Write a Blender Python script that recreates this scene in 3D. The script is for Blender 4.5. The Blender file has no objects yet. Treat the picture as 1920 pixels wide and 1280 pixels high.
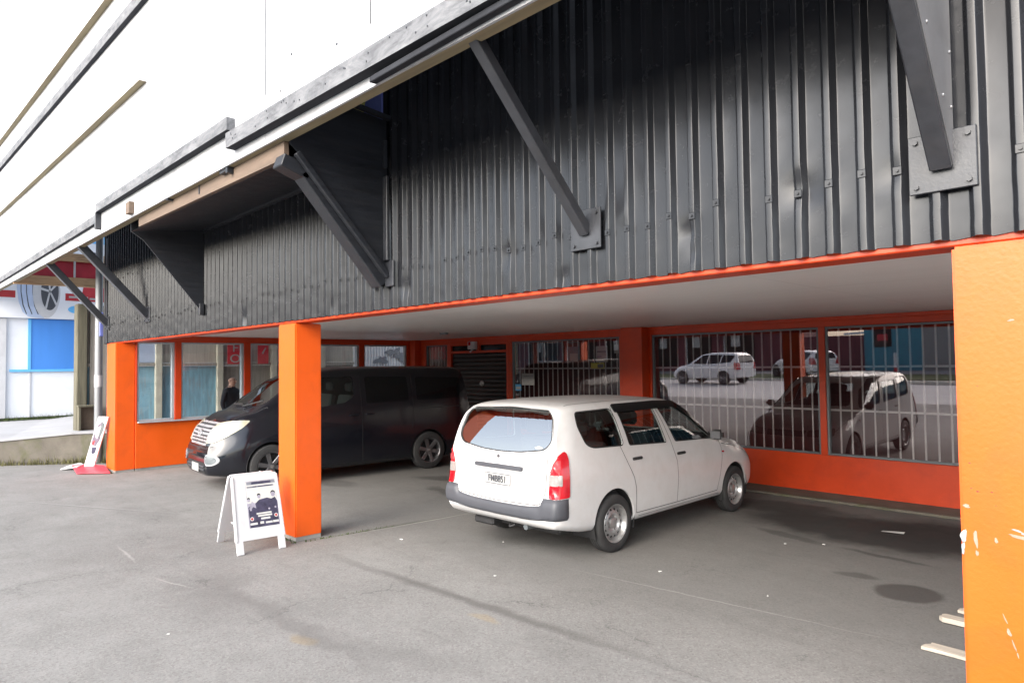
import bpy, bmesh, math, random
from mathutils import Vector, Matrix, Euler
from mathutils.bvhtree import BVHTree
from mathutils.geometry import delaunay_2d_cdt
random.seed(7)
PI = math.pi
SC = bpy.context.scene
COL = SC.collection

# ------------------------------------------------------------------ materials
def nt(name):
    m = bpy.data.materials.new(name); m.use_nodes = True
    t = m.node_tree; t.nodes.clear()
    o = t.nodes.new('ShaderNodeOutputMaterial')
    return m, t, o
def N(t, kind, **kw):
    n = t.nodes.new(kind)
    for k, v in kw.items():
        if k in n.inputs: n.inputs[k].default_value = v
        else: setattr(n, k, v)
    return n
def c4(c): return (c[0], c[1], c[2], 1)
def mixcol(t, fac, a, b, mode='MIX'):
    n = t.nodes.new('ShaderNodeMix'); n.data_type = 'RGBA'; n.blend_type = mode
    for s, v in ((0, fac), (6, a), (7, b)):
        if isinstance(v, (int, float)): n.inputs[s].default_value = v
        elif isinstance(v, tuple): n.inputs[s].default_value = c4(v)
        else: t.links.new(v, n.inputs[s])
    return n.outputs[2]
def mrange(t, v, a, b, c=0.0, d=1.0):
    n = t.nodes.new('ShaderNodeMapRange')
    n.inputs[1].default_value = a; n.inputs[2].default_value = b
    n.inputs[3].default_value = c; n.inputs[4].default_value = d
    t.links.new(v, n.inputs[0]); return n.outputs[0]
def mathn(t, op, a, b=None):
    n = t.nodes.new('ShaderNodeMath'); n.operation = op
    for i, v in enumerate((a, b)):
        if v is None: continue
        if isinstance(v, (int, float)): n.inputs[i].default_value = v
        else: t.links.new(v, n.inputs[i])
    return n.outputs[0]
def coords(t, scale=(1, 1, 1), world=False):
    if world:
        g = t.nodes.new('ShaderNodeNewGeometry'); src = g.outputs['Position']
    else:
        g = t.nodes.new('ShaderNodeTexCoord'); src = g.outputs['Object']
    mp = t.nodes.new('ShaderNodeMapping'); mp.inputs['Scale'].default_value = scale
    t.links.new(src, mp.inputs[0]); return mp.outputs[0]
def noise(t, vec, scale, detail=4, rough=.55, dist=0):
    n = N(t, 'ShaderNodeTexNoise', Scale=scale, Detail=detail, Roughness=rough, Distortion=dist)
    t.links.new(vec, n.inputs['Vector']); return n.outputs['Fac']
def bumpn(t, h, strength, dist=.01):
    n = N(t, 'ShaderNodeBump', Strength=strength, Distance=dist)
    t.links.new(h, n.inputs['Height']); return n.outputs['Normal']
def princ(t, o, col, rough=.5, metal=0, spec=.5, coat=0, normal=None):
    b = t.nodes.new('ShaderNodeBsdfPrincipled')
    if isinstance(col, tuple): b.inputs['Base Color'].default_value = c4(col)
    else: t.links.new(col, b.inputs['Base Color'])
    if isinstance(rough, (int, float)): b.inputs['Roughness'].default_value = rough
    else: t.links.new(rough, b.inputs['Roughness'])
    b.inputs['Metallic'].default_value = metal
    b.inputs['Specular IOR Level'].default_value = spec
    b.inputs['Coat Weight'].default_value = coat
    b.inputs['Coat Roughness'].default_value = .06
    if normal is not None: t.links.new(normal, b.inputs['Normal'])
    t.links.new(b.outputs[0], o.inputs[0]); return b
def mk(name, col, rough=.5, metal=0, var=.12, vscale=4, bump=.0, bscale=60, coat=0, spec=.5,
       dirt=None, dscale=2.5, damt=.5, stretch=(1, 1, 1), world=False):
    m, t, o = nt(name)
    v = coords(t, stretch, world)
    f = noise(t, v, vscale, 5, .6)
    a = tuple(max(0, x*(1-var)) for x in col); b = tuple(min(1, x*(1+var)) for x in col)
    c = mixcol(t, mrange(t, f, .3, .7), a, b)
    if dirt:
        d = noise(t, v, dscale, 8, .68, .6)
        c = mixcol(t, mathn(t, 'MULTIPLY', mrange(t, d, .5, .72), damt), c, dirt)
    r = mrange(t, f, .3, .7, max(.02, rough-.06), min(1, rough+.08))
    nrm = bumpn(t, noise(t, v, bscale, 3, .6), bump) if bump else None
    princ(t, o, c, r, metal, spec, coat, nrm)
    return m
M = {}
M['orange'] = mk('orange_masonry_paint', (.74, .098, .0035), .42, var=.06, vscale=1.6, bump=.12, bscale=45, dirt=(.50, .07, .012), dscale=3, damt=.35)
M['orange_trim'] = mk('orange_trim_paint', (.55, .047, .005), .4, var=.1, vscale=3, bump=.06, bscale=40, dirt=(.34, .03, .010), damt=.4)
M['satin'] = mk('satin_bright_trim', (.48, .48, .50), .28, .5, var=.03)
M['charcoal'] = None
M['black_steel'] = mk('black_painted_steel', (.032, .034, .040), .34, var=.25, vscale=6, bump=.1, bscale=50, dirt=(.06, .055, .05), damt=.3)
M['black_wood'] = mk('black_painted_timber', (.014, .016, .021), .5, var=.3, vscale=5, bump=.25, bscale=30, stretch=(6, .6, 6), dirt=(.05, .045, .04), damt=.25)
M['gusset_grey'] = mk('dusty_grey_painted_sheet', (.15, .15, .158), .36, var=.12, vscale=3, dirt=(.03, .03, .03), damt=.3)
M['hoarding_paint'] = mk('weathered_white_hoarding_paint', (.50, .51, .53), .5, var=.06, vscale=1.0, dirt=(.19, .195, .21), dscale=.8, damt=.8)
M['brick'] = mk('dull_brown_brick', (.12, .085, .065), .9, var=.2, vscale=1.2)
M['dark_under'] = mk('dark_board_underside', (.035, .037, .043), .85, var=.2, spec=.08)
M['white_paint'] = mk('white_sign_paint', (.72, .73, .76), .45, var=.03, vscale=1.2, dirt=(.58, .60, .64), dscale=.9, damt=.5)
M['olive_wood'] = mk('weathered_raw_timber', (.24, .20, .12), .8, var=.25, vscale=3, stretch=(.4, 6, 6), bump=.2, bscale=30)
M['brown_wood'] = mk('bare_pinkish_timber', (.140, .100, .072), .75, var=.2, vscale=3, stretch=(.5, 5, 5), bump=.2, bscale=25, dirt=(.08, .05, .035), damt=.5)
M['tan_wood'] = mk('old_tan_timber', (.47, .30, .16), .75, var=.25, vscale=3, stretch=(5, .5, 5), bump=.2, bscale=25, dirt=(.16, .08, .05), dscale=4, damt=.8)
M['grey_plank'] = mk('pale_split_timber', (.46, .41, .34), .8, var=.25, vscale=5, stretch=(.8, 12, 12), bump=.3, bscale=40)
M['concrete'] = mk('old_concrete', (.30, .29, .27), .9, var=.2, vscale=2, bump=.25, bscale=70, dirt=(.12, .12, .10), dscale=3, damt=.6)
M['mossy'] = mk('mossy_block_wall', (.125, .112, .092), .92, var=.25, vscale=3, bump=.4, bscale=25, dirt=(.075, .085, .03), dscale=2.2, damt=.8)
M['road'] = mk('pale_road_chip', (.50, .49, .48), .9, var=.10, vscale=.8, bump=.1, bscale=90)
M['path'] = mk('pale_concrete_path', (.30, .30, .305), .9, var=.1, vscale=1.5, bump=.15, bscale=80)
M['galv'] = mk('galvanised_pole', (.26, .27, .28), .5, .35, var=.15, vscale=4, stretch=(1, 1, .3), dirt=(.18, .17, .15), damt=.5)
M['black'] = mk('black_rubber', (.018, .018, .019), .65, var=.25, vscale=12, bump=.1, bscale=90)
M['tyre'] = mk('dusty_tyre_rubber', (.024, .024, .025), .8, var=.3, vscale=7, bump=.2, bscale=120, dirt=(.055, .052, .047), damt=.5)
M['dark_trim'] = mk('dark_interior_trim', (.028, .028, .030), .8, var=.2)
M['seat'] = mk('grey_seat_cloth', (.07, .07, .075), .95, var=.2, vscale=20)
M['grey_plastic'] = mk('grey_bumper_plastic', (.058, .061, .071), .5, var=.08, vscale=5, bump=.05, bscale=200)
M['alu'] = mk('pale_aluminium_frame', (.50, .56, .60), .4, .4, var=.08)
M['dark_alu'] = mk('grey_aluminium_bead', (.16, .18, .19), .45, .5, var=.1)
M['bar'] = mk('white_security_bar', (.58, .56, .56), .5, var=.1, dirt=(.4, .36, .35), damt=.4)
M['maroon'] = mk('maroon_curtain', (.055, .016, .019), .9, var=.35, vscale=4, stretch=(14, 1, .3))
M['shutter'] = mk('black_roller_slats', (.016, .018, .019), .42, var=.2)
M['chrome'] = mk('chrome', (.80, .81, .82), .12, 1, var=.03)
M['silver'] = mk('dull_silver_wheel_paint', (.42, .42, .42), .38, .7, var=.15, vscale=8, dirt=(.12, .10, .08), dscale=8, damt=.6)
M['gunmetal'] = mk('grey_alloy', (.20, .20, .21), .35, .8, var=.15, dirt=(.06, .055, .05), damt=.5)
M['red_lens'] = mk('red_lamp_lens', (.42, .004, .012), .12, var=.12, vscale=14, coat=.8, spec=.6)
M['pink_lens'] = mk('pale_red_lamp_lens', (.45, .05, .058), .12, var=.1, coat=.8)
M['clear_lens'] = mk('clear_lamp_lens', (.33, .31, .30), .1, .25, var=.15, vscale=30, coat=1)
M['yellow_lens'] = mk('yellowed_headlamp_lens', (.50, .48, .36), .14, var=.06, vscale=8, coat=1)
M['white_plastic'] = mk('white_plastic', (.52, .52, .53), .4, var=.04, dirt=(.36, .36, .36), damt=.4)
M['plate'] = mk('plate_white', (.36, .36, .35), .35, var=.03)
M['ink'] = mk('black_lettering', (.02, .02, .022), .5, var=.1)
M['navy_ink'] = mk('poster_navy_print', (.045, .042, .075), .35, var=.45, vscale=16)
M['mauve_ink'] = mk('poster_pale_print', (.30, .285, .345), .4, var=.2, vscale=25)
M['grey_ink'] = mk('faded_poster_grey', (.19, .20, .23), .45, var=.3, vscale=14)
M['sign_grey'] = mk('faded_grey_print', (.105, .118, .120), .6, var=.3, vscale=14)
M['sign_mauve'] = mk('faded_mauve_print', (.135, .10, .135), .6, var=.3, vscale=14)
M['paper'] = mk('paper', (.50, .50, .48), .8, var=.06, vscale=10)
M['red_plastic'] = mk('red_plastic', (.62, .035, .055), .4, var=.12, dirt=(.5, .2, .2), damt=.3)
M['red_sign'] = mk('red_sign_paint', (.50, .02, .035), .5, var=.15)
M['red_sheet'] = mk('red_painted_sheet', (.42, .028, .045), .5, var=.18)
M['blue_panel'] = mk('blue_painted_door', (.055, .22, .62), .5, var=.05, stretch=(1, 1, .2))
M['blue_sign'] = mk('blue_sign_paint', (.16, .19, .52), .5, var=.15)
M['sky_blue'] = mk('sky_blue_sign', (.12, .42, .75), .5, var=.06)
M['pale_blue'] = mk('tyre_picture_tread', (.42, .50, .66), .5, var=.1)
M['yellow'] = mk('yellow_sign', (.75, .68, .12), .5, var=.12)
M['fence_up'] = mk('grey_brown_fence_boards', (.50, .46, .40), .9, var=.18, vscale=2, stretch=(1, 10, .6), bump=.2, bscale=20, dirt=(.30, .27, .23), damt=.6)
M['fence_low'] = mk('dark_fence_boards', (.30, .275, .24), .9, var=.25, vscale=2, stretch=(1, 10, .6), dirt=(.16, .14, .12), damt=.6)
M['fence_blue'] = mk('faded_blue_fence_boards', (.22, .40, .50), .85, var=.22, vscale=2.5, stretch=(1, 6, .8), dirt=(.28, .27, .24), dscale=3, damt=.7)
M['post_c'] = mk('lichen_concrete_post', (.52, .49, .40), .9, var=.15, vscale=4, bump=.3, bscale=30)
M['old_post'] = mk('mossy_old_timber_post', (.125, .115, .080), .9, var=.35, vscale=3, stretch=(8, 8, .5), bump=.5, bscale=20, dirt=(.08, .07, .05), damt=.7)
M['grass'] = mk('rough_grass', (.055, .08, .02), .9, var=.4, vscale=8)
M['dry_grass'] = mk('dry_weeds', (.12, .115, .045), .9, var=.35, vscale=8)
M['suv_white'] = mk('white_car_lacquer', (.80, .80, .80), .25, var=.01, coat=.7)
M['maroon_wall'] = mk('maroon_shopfront', (.14, .035, .045), .7, var=.25, vscale=.6)
M['teal_wall'] = mk('teal_wall', (.045, .24, .32), .7, var=.08)
M['garage_grey'] = mk('grey_garage_door', (.26, .27, .26), .7, var=.1, stretch=(1, 1, 6))
M['kerb'] = mk('pale_kerb', (.60, .59, .52), .9, var=.1)
M['line'] = mk('white_road_paint', (.72, .72, .72), .8, var=.12, vscale=12)
M['skin'] = mk('skin', (.58, .34, .25), .5, var=.06)
M['jacket'] = mk('dark_navy_jacket', (.020, .021, .028), .85, var=.25, vscale=12)
M['trousers'] = mk('dark_trousers', (.03, .03, .035), .9, var=.2)
M['shoe'] = mk('black_shoes', (.015, .014, .013), .5, var=.2)

def car_paint(name, col, rough, coat, dirt, damt, metal=0.0):
    m, t, o = nt(name)
    v = coords(t)
    d = noise(t, v, 3.5, 8, .7, .4)
    f = mathn(t, 'MULTIPLY', mrange(t, d, .42, .75), damt)     # dust film
    c = mixcol(t, f, col, dirt)
    r = mrange(t, d, .35, .7, rough, rough+.12)
    princ(t, o, c, r, metal, .5, coat)
    return m
M['wagon_white'] = car_paint('chalky_white_car_paint', (.605, .605, .605), .30, .35, (.46, .42, .39), .40)
M['van_black'] = car_paint('dark_blue_black_car_paint', (.004, .0047, .0085), .15, .35, (.011, .011, .015), .35, 0)

def glass(name, tint, base, edge, rough=0.0, gcol=(.95, .97, .98)):
    m, t, o = nt(name)
    tr = N(t, 'ShaderNodeBsdfTransparent'); tr.inputs[0].default_value = c4(tint)
    gl = N(t, 'ShaderNodeBsdfGlossy'); gl.inputs['Roughness'].default_value = rough; gl.inputs[0].default_value = c4(gcol)
    lw = N(t, 'ShaderNodeLayerWeight'); lw.inputs[0].default_value = .5
    p = mathn(t, 'POWER', lw.outputs['Facing'], 3.0)
    f = mathn(t, 'ADD', mathn(t, 'MULTIPLY', p, edge), base)
    mx = N(t, 'ShaderNodeMixShader'); t.links.new(f, mx.inputs[0])
    t.links.new(tr.outputs[0], mx.inputs[1]); t.links.new(gl.outputs[0], mx.inputs[2])
    t.links.new(mx.outputs[0], o.inputs[0]); return m
M['shop_glass'] = glass('coated_shop_glass', (.84, .82, .82), .17, .45, gcol=(1.0, .93, .94))
M['side_glass'] = glass('plain_window_glass', (.84, .88, .90), .07, .6)
M['car_glass'] = glass('car_window_glass', (.40, .46, .44), .06, .6)
M['rear_glass'] = glass('car_rear_glass', (.50, .56, .55), .27, .5)
M['shield_glass'] = glass('windscreen_glass', (.66, .76, .72), .22, .6)
M['dark_glass'] = mk('privacy_glass', (.006, .007, .008), .10, var=.02, spec=.3)

def cladding_material():
    m, t, o = nt('charcoal_corrugated_paint')
    v = coords(t, (1, 1, .22))
    f = noise(t, v, 2.2, 6, .62)
    w = noise(t, coords(t), 9, 6, .7)
    c = mixcol(t, mrange(t, f, .3, .7), (.013, .0138, .0165), (.019, .020, .0235))
    sc = noise(t, coords(t, (2.2, 1, .45)), 5.5, 9, .72, .9)
    c = mixcol(t, mathn(t, 'MULTIPLY', mrange(t, sc, .70, .80), .16), c, (.05, .05, .055))
    r = mrange(t, w, .3, .75, .19, .31)
    b = bumpn(t, noise(t, coords(t, (1, 1, .35)), 8, 3, .5), .010, .01)
    princ(t, o, c, r, 0, .42, .0, b)
    return m
M['charcoal'] = cladding_material()

def peeling_material():
    m, t, o = nt('peeling_white_over_grey_timber')
    d = noise(t, coords(t, (1.0, 3, 3)), 3.2, 9, .74, .5)
    f2 = noise(t, coords(t, (.35, 6, 6)), 6, 4, .6)
    grey = mixcol(t, mrange(t, f2, .3, .7), (.060, .063, .070), (.125, .128, .138))
    c = mixcol(t, mrange(t, d, .34, .60), (.20, .205, .215), grey)
    princ(t, o, c, .8, 0, .3, 0, bumpn(t, d, .3, .01))
    return m
M['peeling'] = peeling_material()

def ceiling_material():
    m, t, o = nt('off_white_lining_board')
    v = coords(t, (.25, 1.6, 1), True)
    f = noise(t, v, 2.2, 6, .6)
    c = mixcol(t, mrange(t, f, .3, .7), (.86, .86, .84), (.90, .90, .88))
    s = noise(t, coords(t, (.35, 9, 1), True), 1.6, 7, .7, .3)
    c = mixcol(t, mathn(t, 'MULTIPLY', mrange(t, s, .62, .72), .35), c, (.80, .80, .78))
    bk = N(t, 'ShaderNodeTexBrick'); bk.offset = .0
    bk.inputs['Scale'].default_value = 1; bk.inputs['Mortar Size'].default_value = .004
    bk.inputs['Brick Width'].default_value = 2.4; bk.inputs['Row Height'].default_value = 1.2
    bk.inputs['Color1'].default_value = (1, 1, 1, 1); bk.inputs['Color2'].default_value = (1, 1, 1, 1); bk.inputs['Mortar'].default_value = (.72, .72, .7, 1)
    t.links.new(coords(t, (1, 1, 1), True), bk.inputs['Vector'])
    c = mixcol(t, .8, c, bk.outputs['Color'], 'MULTIPLY')
    princ(t, o, c, mrange(t, s, .3, .7, .34, .5), 0, .4)
    return m
M['ceiling'] = ceiling_material()

def asphalt_material():
    m, t, o = nt('worn_asphalt')
    P = coords(t, (1, 1, 1), True)
    big = noise(t, P, .35, 6, .62, .3)
    mid = noise(t, P, 1.7, 8, .66, .3)
    fine = noise(t, P, 60, 3, .7)
    grit = noise(t, P, 190, 2, .6)
    agg = N(t, 'ShaderNodeTexVoronoi'); agg.inputs['Scale'].default_value = 75; t.links.new(P, agg.inputs['Vector'])
    sep = N(t, 'ShaderNodeSeparateColor'); t.links.new(agg.outputs['Color'], sep.inputs[0])
    c = mixcol(t, mrange(t, big, .32, .68), (.165, .162, .154), (.228, .225, .215))
    c = mixcol(t, mathn(t, 'MULTIPLY', mrange(t, mid, .42, .70), .45), c, (.115, .112, .105))
    c = mixcol(t, mathn(t, 'MULTIPLY', mrange(t, fine, .35, .75), .40), c, (.26, .255, .245))
    c = mixcol(t, mathn(t, 'MULTIPLY', mrange(t, sep.outputs[0], .62, 1.0), .26), c, (.34, .33, .31))
    c = mixcol(t, mathn(t, 'MULTIPLY', mrange(t, sep.outputs[1], .60, 1.0), .30), c, (.07, .054, .052))
    c = mixcol(t, mathn(t, 'MULTIPLY', mrange(t, grit, .56, .70), .28), c, (.05, .05, .05))
    vo = N(t, 'ShaderNodeTexVoronoi'); vo.inputs['Scale'].default_value = 5; t.links.new(P, vo.inputs['Vector'])
    c = mixcol(t, mrange(t, vo.outputs['Distance'], .025, .05, .5, 0), c, (.36, .35, .33))
    sw = noise(t, coords(t, (.35, 2.2, 1), True), 1.3, 8, .7, .8)            # drag marks and old sweepings
    c = mixcol(t, mathn(t, 'MULTIPLY', mrange(t, sw, .56, .74), .35), c, (.085, .082, .078))
    ck = N(t, 'ShaderNodeTexVoronoi', feature='DISTANCE_TO_EDGE'); ck.inputs['Scale'].default_value = .42
    wv = N(t, 'ShaderNodeTexNoise', Scale=3.0, Detail=6, Roughness=.7); t.links.new(P, wv.inputs['Vector'])
    av = N(t, 'ShaderNodeVectorMath', operation='MULTIPLY_ADD'); t.links.new(wv.outputs['Color'], av.inputs[0]); av.inputs[1].default_value = (.55, .55, .55); t.links.new(P, av.inputs[2])
    t.links.new(av.outputs[0], ck.inputs['Vector'])
    c = mixcol(t, mathn(t, 'MULTIPLY', mrange(t, ck.outputs['Distance'], .0, .006, .55, 0), mrange(t, mid, .45, .6)), c, (.05, .05, .048))
    # wobble for the outlines of stains
    nz = N(t, 'ShaderNodeTexNoise', Scale=2.6, Detail=6, Roughness=.65); t.links.new(P, nz.inputs['Vector'])
    sub = N(t, 'ShaderNodeVectorMath', operation='SUBTRACT'); t.links.new(nz.outputs['Color'], sub.inputs[0]); sub.inputs[1].default_value = (.5, .5, .5)
    def mask(x, y, rx, ry, ang, wob, hard=.6):
        scl = N(t, 'ShaderNodeVectorMath', operation='SCALE'); t.links.new(sub.outputs[0], scl.inputs[0]); scl.inputs['Scale'].default_value = wob
        ad = N(t, 'ShaderNodeVectorMath', operation='ADD'); t.links.new(P, ad.inputs[0]); t.links.new(scl.outputs[0], ad.inputs[1])
        mp = N(t, 'ShaderNodeMapping', vector_type='TEXTURE'); t.links.new(ad.outputs[0], mp.inputs[0])
        mp.inputs['Location'].default_value = (x, y, 0); mp.inputs['Rotation'].default_value = (0, 0, ang); mp.inputs['Scale'].default_value = (rx, ry, 1000)
        ln = N(t, 'ShaderNodeVectorMath', operation='LENGTH'); t.links.new(mp.outputs[0], ln.inputs[0])
        return mrange(t, ln.outputs['Value'], hard, 1.0, 1, 0)
    def stain(c, col, amt, *a, **k): return mixcol(t, mathn(t, 'MULTIPLY', mask(*a, **k), amt), c, col)
    def seg(c, col, amt, x0, y0, x1, y1, w, wob=.12, hard=.3):
        L = math.hypot(x1-x0, y1-y0)/2
        return stain(c, col, amt, (x0+x1)/2, (y0+y1)/2, L, w, math.atan2(y1-y0, x1-x0), wob, hard)
    oil = (.030, .029, .028)
    c = stain(c, (.11, .107, .10), .55, -6, 7.4, 8.6, 3.6, 0, .8, hard=.75)    # grubby parking bay
    c = stain(c, oil, .93, -2.8, 8.15, 1.75, .85, -.08, .6)
    c = stain(c, oil, .95, -1.9, 8.5, 1.3, .85, 0, .5)
    c = stain(c, oil, .75, -4.1, 8.75, .9, .42, .2, .7)
    c = stain(c, oil, .5, -3.3, 7.35, .55, .10, -.25, .3)
    c = stain(c, oil, .55, -2.3, 7.2, .5, .07, -.12, .25)
    c = stain(c, (.045, .04, .038), .75, -1.82, 6.22, .27, .26, .2, .10, hard=.82)
    c = stain(c, (.05, .046, .044), .55, -2.3, 6.42, .22, .09, .2, .15)
    c = stain(c, oil, .6, -9.0, 7.2, .9, .25, .5, .5)
    c = stain(c, oil, .55, -8.2, 6.4, .6, .18, -.2, .4)
    c = stain(c, oil, .4, -10.2, 5.6, .8, .3, .1, .5)
    c = stain(c, oil, .35, -5.0, 5.6, 1.1, .4, .9, .5)
    c = stain(c, (.10, .095, .09), .30, -6.0, 2.2, 1.4, .34, -.35, .9, hard=.2)
    c = stain(c, (.10, .097, .092), .28, -7.8, 2.6, 1.3, .28, .15, .8, hard=.2)
    c = stain(c, (.11, .105, .10), .3, -4.0, 2.5, 1.2, .2, .35, .6, hard=.2)
    c = stain(c, (.12, .115, .11), .3, -9.8, 2.7, 1.0, .3, .2, .6, hard=.2)
    c = stain(c, (.30, .22, .10), .35, -4.5, 2.25, .16, .08, .3, .2)
    c = stain(c, (.30, .22, .10), .30, -3.9, 3.4, .18, .06, .1, .2)
    c = seg(c, (.085, .08, .075), .65, -6.6, 3.42, -1.9, 3.72, .09, .22)       # drip line under the facade
    c = seg(c, (.11, .105, .10), .45, -6.6, 2.25, -3.4, 2.35, .13, .5)
    c = seg(c, (.34, .33, .30), .75, -6.95, 3.62, -6.72, 6.0, .022, .04)
    c = seg(c, (.07, .075, .06), .7, -6.98, 3.6, -6.80, 5.6, .05, .08)
    c = seg(c, (.10, .10, .098), .7, -13.5, .95, -9.2, 3.15, .018, .05)
    c = seg(c, (.36, .355, .34), .5, -13.4, 1.0, -9.2, 3.22, .018, .05)
    c = seg(c, (.34, .335, .32), .45, -4.6, 4.75, -1.2, 5.15, .012, .08)
    c = seg(c, (.36, .35, .33), .5, -8.4, 2.0, -7.4, 1.95, .02, .1)
    c = seg(c, (.36, .35, .33), .5, -6.9, 1.9, -6.2, 2.1, .015, .1)
    h = mathn(t, 'ADD', mathn(t, 'MULTIPLY', fine, .5), mathn(t, 'ADD', grit, mathn(t, 'MULTIPLY', sep.outputs[0], .6)))
    princ(t, o, c, mrange(t, mid, .3, .7, .72, .92), 0, .35, 0, bumpn(t, h, .45, .006))
    return m
M['asphalt'] = asphalt_material()

# ------------------------------------------------------------------ mesh helpers
def tag(o, label=None, cat=None, group=None, kind=None):
    if label: o['label'] = label
    if cat: o['category'] = cat
    if group: o['group'] = group
    if kind: o['kind'] = kind
    return o
def thing(name, label, cat, loc=(0, 0, 0), rz=0, group=None):
    o = bpy.data.objects.new(name, None); COL.objects.link(o); o.empty_display_size = .2
    o.location = loc; o.rotation_euler = (0, 0, rz)
    return tag(o, label, cat, group)
def link(name, me, parent=None):
    o = bpy.data.objects.new(name, me); COL.objects.link(o)
    if parent is not None: o.parent = parent
    return o
def sharpen(bm, deg):
    bm.normal_update()
    lim = math.radians(deg)
    for f in bm.faces: f.smooth = True
    for e in bm.edges:
        if len(e.link_faces) == 2: e.smooth = e.calc_face_angle(0) < lim
        else: e.smooth = True
def copy_tree(o, parent=None):
    c = o.copy(); COL.objects.link(c)
    if parent is not None: c.parent = parent
    for ch in list(o.children): copy_tree(ch, c)
    return c

SPLIT = {'pilaster', 'board_rim', 'primer_patch', 'paint_flake', 'wheel_arch_liner', 'panel_gap', 'window_seal', 'side_moulding', 'bonnet_gap', 'scuff', 'mullion', 'rear_stud',
         'wiper', 'eye', 'cleat', 'graffiti', 'grille_slot', 'intake_vane', 'white_rail', 'fanlight', 'nail', 'door_trim', 'corner_flashing', 'pilaster_strip', 'brace', 'wall_angle', 'poster', 'rivet'}
class MB:
    def __init__(s): s.bm = bmesh.new(); s.mi = 0
    def _merge(s, b):
        for f in b.faces: f.material_index = s.mi
        me = bpy.data.meshes.new('t'); b.to_mesh(me); b.free()
        s.bm.from_mesh(me); bpy.data.meshes.remove(me); return s
    def box(s, x0, x1, y0, y1, z0, z1, bev=0, mat=None, seg=1):
        b = bmesh.new(); bmesh.ops.create_cube(b, size=1)
        for v in b.verts: v.co = Vector(((x0+x1)/2+v.co.x*(x1-x0), (y0+y1)/2+v.co.y*(y1-y0), (z0+z1)/2+v.co.z*(z1-z0)))
        if bev: bmesh.ops.bevel(b, geom=b.edges[:], offset=bev, segments=seg, affect='EDGES', clamp_overlap=True)
        if mat is not None: b.transform(mat)
        return s._merge(b)
    def beam(s, p, q, w, h, bev=0, up=(0, 0, 1)):
        p, q = Vector(p), Vector(q); d = (q-p); L = d.length; d.normalize()
        u = Vector(up); r = d.cross(u).normalized(); u = r.cross(d)
        m = Matrix(((r.x, d.x, u.x, p.x), (r.y, d.y, u.y, p.y), (r.z, d.z, u.z, p.z), (0, 0, 0, 1)))
        return s.box(-w/2, w/2, 0, L, -h/2, h/2, bev, m)
    def prism(s, poly, ext, bev=0):
        b = bmesh.new(); ext = Vector(ext)
        a = [b.verts.new(Vector(p)) for p in poly]; c = [b.verts.new(Vector(p)+ext) for p in poly]
        n = len(a); b.faces.new(a); b.faces.new(c[::-1])
        for i in range(n): b.faces.new((a[i], c[i], c[(i+1) % n], a[(i+1) % n]))
        bmesh.ops.recalc_face_normals(b, faces=b.faces[:])
        if bev: bmesh.ops.bevel(b, geom=b.edges[:], offset=bev, segments=1, affect='EDGES')
        return s._merge(b)
    def cyl(s, p, q, r, r2=None, n=20, cap=True):
        p, q = Vector(p), Vector(q); b = bmesh.new()
        bmesh.ops.create_cone(b, cap_ends=cap, segments=n, radius1=r, radius2=r if r2 is None else r2, depth=(q-p).length)
        m = (q-p).to_track_quat('Z', 'Y').to_matrix().to_4x4(); m.translation = (p+q)/2
        b.transform(m); return s._merge(b)
    def ball(s, c, r, sc=(1, 1, 1), n=12):
        b = bmesh.new(); bmesh.ops.create_uvsphere(b, u_segments=n*2, v_segments=n, radius=r)
        for v in b.verts: v.co = Vector((v.co.x*sc[0]+c[0], v.co.y*sc[1]+c[1], v.co.z*sc[2]+c[2]))
        return s._merge(b)
    def lathe(s, prof, n=40, axis='x', c=(0, 0, 0)):
        b = bmesh.new(); rings = []
        for (a, r) in prof:
            ring = []
            for i in range(n):
                th = 2*PI*i/n; p = (a, r*math.cos(th), r*math.sin(th)) if axis == 'x' else (r*math.cos(th), r*math.sin(th), a)
                ring.append(b.verts.new(Vector(p)+Vector(c)))
            rings.append(ring)
        for A, B in zip(rings, rings[1:]):
            for i in range(n): b.faces.new((A[i], A[(i+1) % n], B[(i+1) % n], B[i]))
        for R in (rings[0], rings[-1]):
            if prof[0][1] > 1e-4 and R is rings[0] or prof[-1][1] > 1e-4 and R is rings[-1]:
                pass
        bmesh.ops.remove_doubles(b, verts=b.verts[:], dist=1e-5)
        bmesh.ops.recalc_face_normals(b, faces=b.faces[:])
        return s._merge(b)
    def tube(s, pts, r, n=8):
        for a, b in zip(pts, pts[1:]): s.cyl(a, b, r, n=n)
        for p in pts[1:-1]: s.ball(p, r, n=5)
        return s
    def quad(s, *p):
        b = bmesh.new(); b.faces.new([b.verts.new(Vector(q)) for q in p]); return s._merge(b)
    def build(s, name, mat, parent=None, smooth=30, origin=None):
        if name in SPLIT and origin is None:
            left = set(s.bm.faces); first = None; s.bm.faces.ensure_lookup_table(); parts = []
            while left:
                st = [left.pop()]; grp = [st[0]]
                while st:
                    f = st.pop()
                    for v in f.verts:
                        for g in v.link_faces:
                            if g in left: left.discard(g); st.append(g); grp.append(g)
                parts.append(grp)
            if len(parts) > 1:
                for grp in parts:
                    m = MB(); vm = {}
                    for f in grp:
                        nf = m.bm.faces.new([vm.setdefault(v, None) or vm.__setitem__(v, m.bm.verts.new(v.co)) or vm[v] for v in f.verts]); nf.material_index = f.material_index
                    o = m._link(name, mat, parent, smooth); first = first or o
                s.bm.free(); return first
        return s._link(name, mat, parent, smooth, origin)
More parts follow.
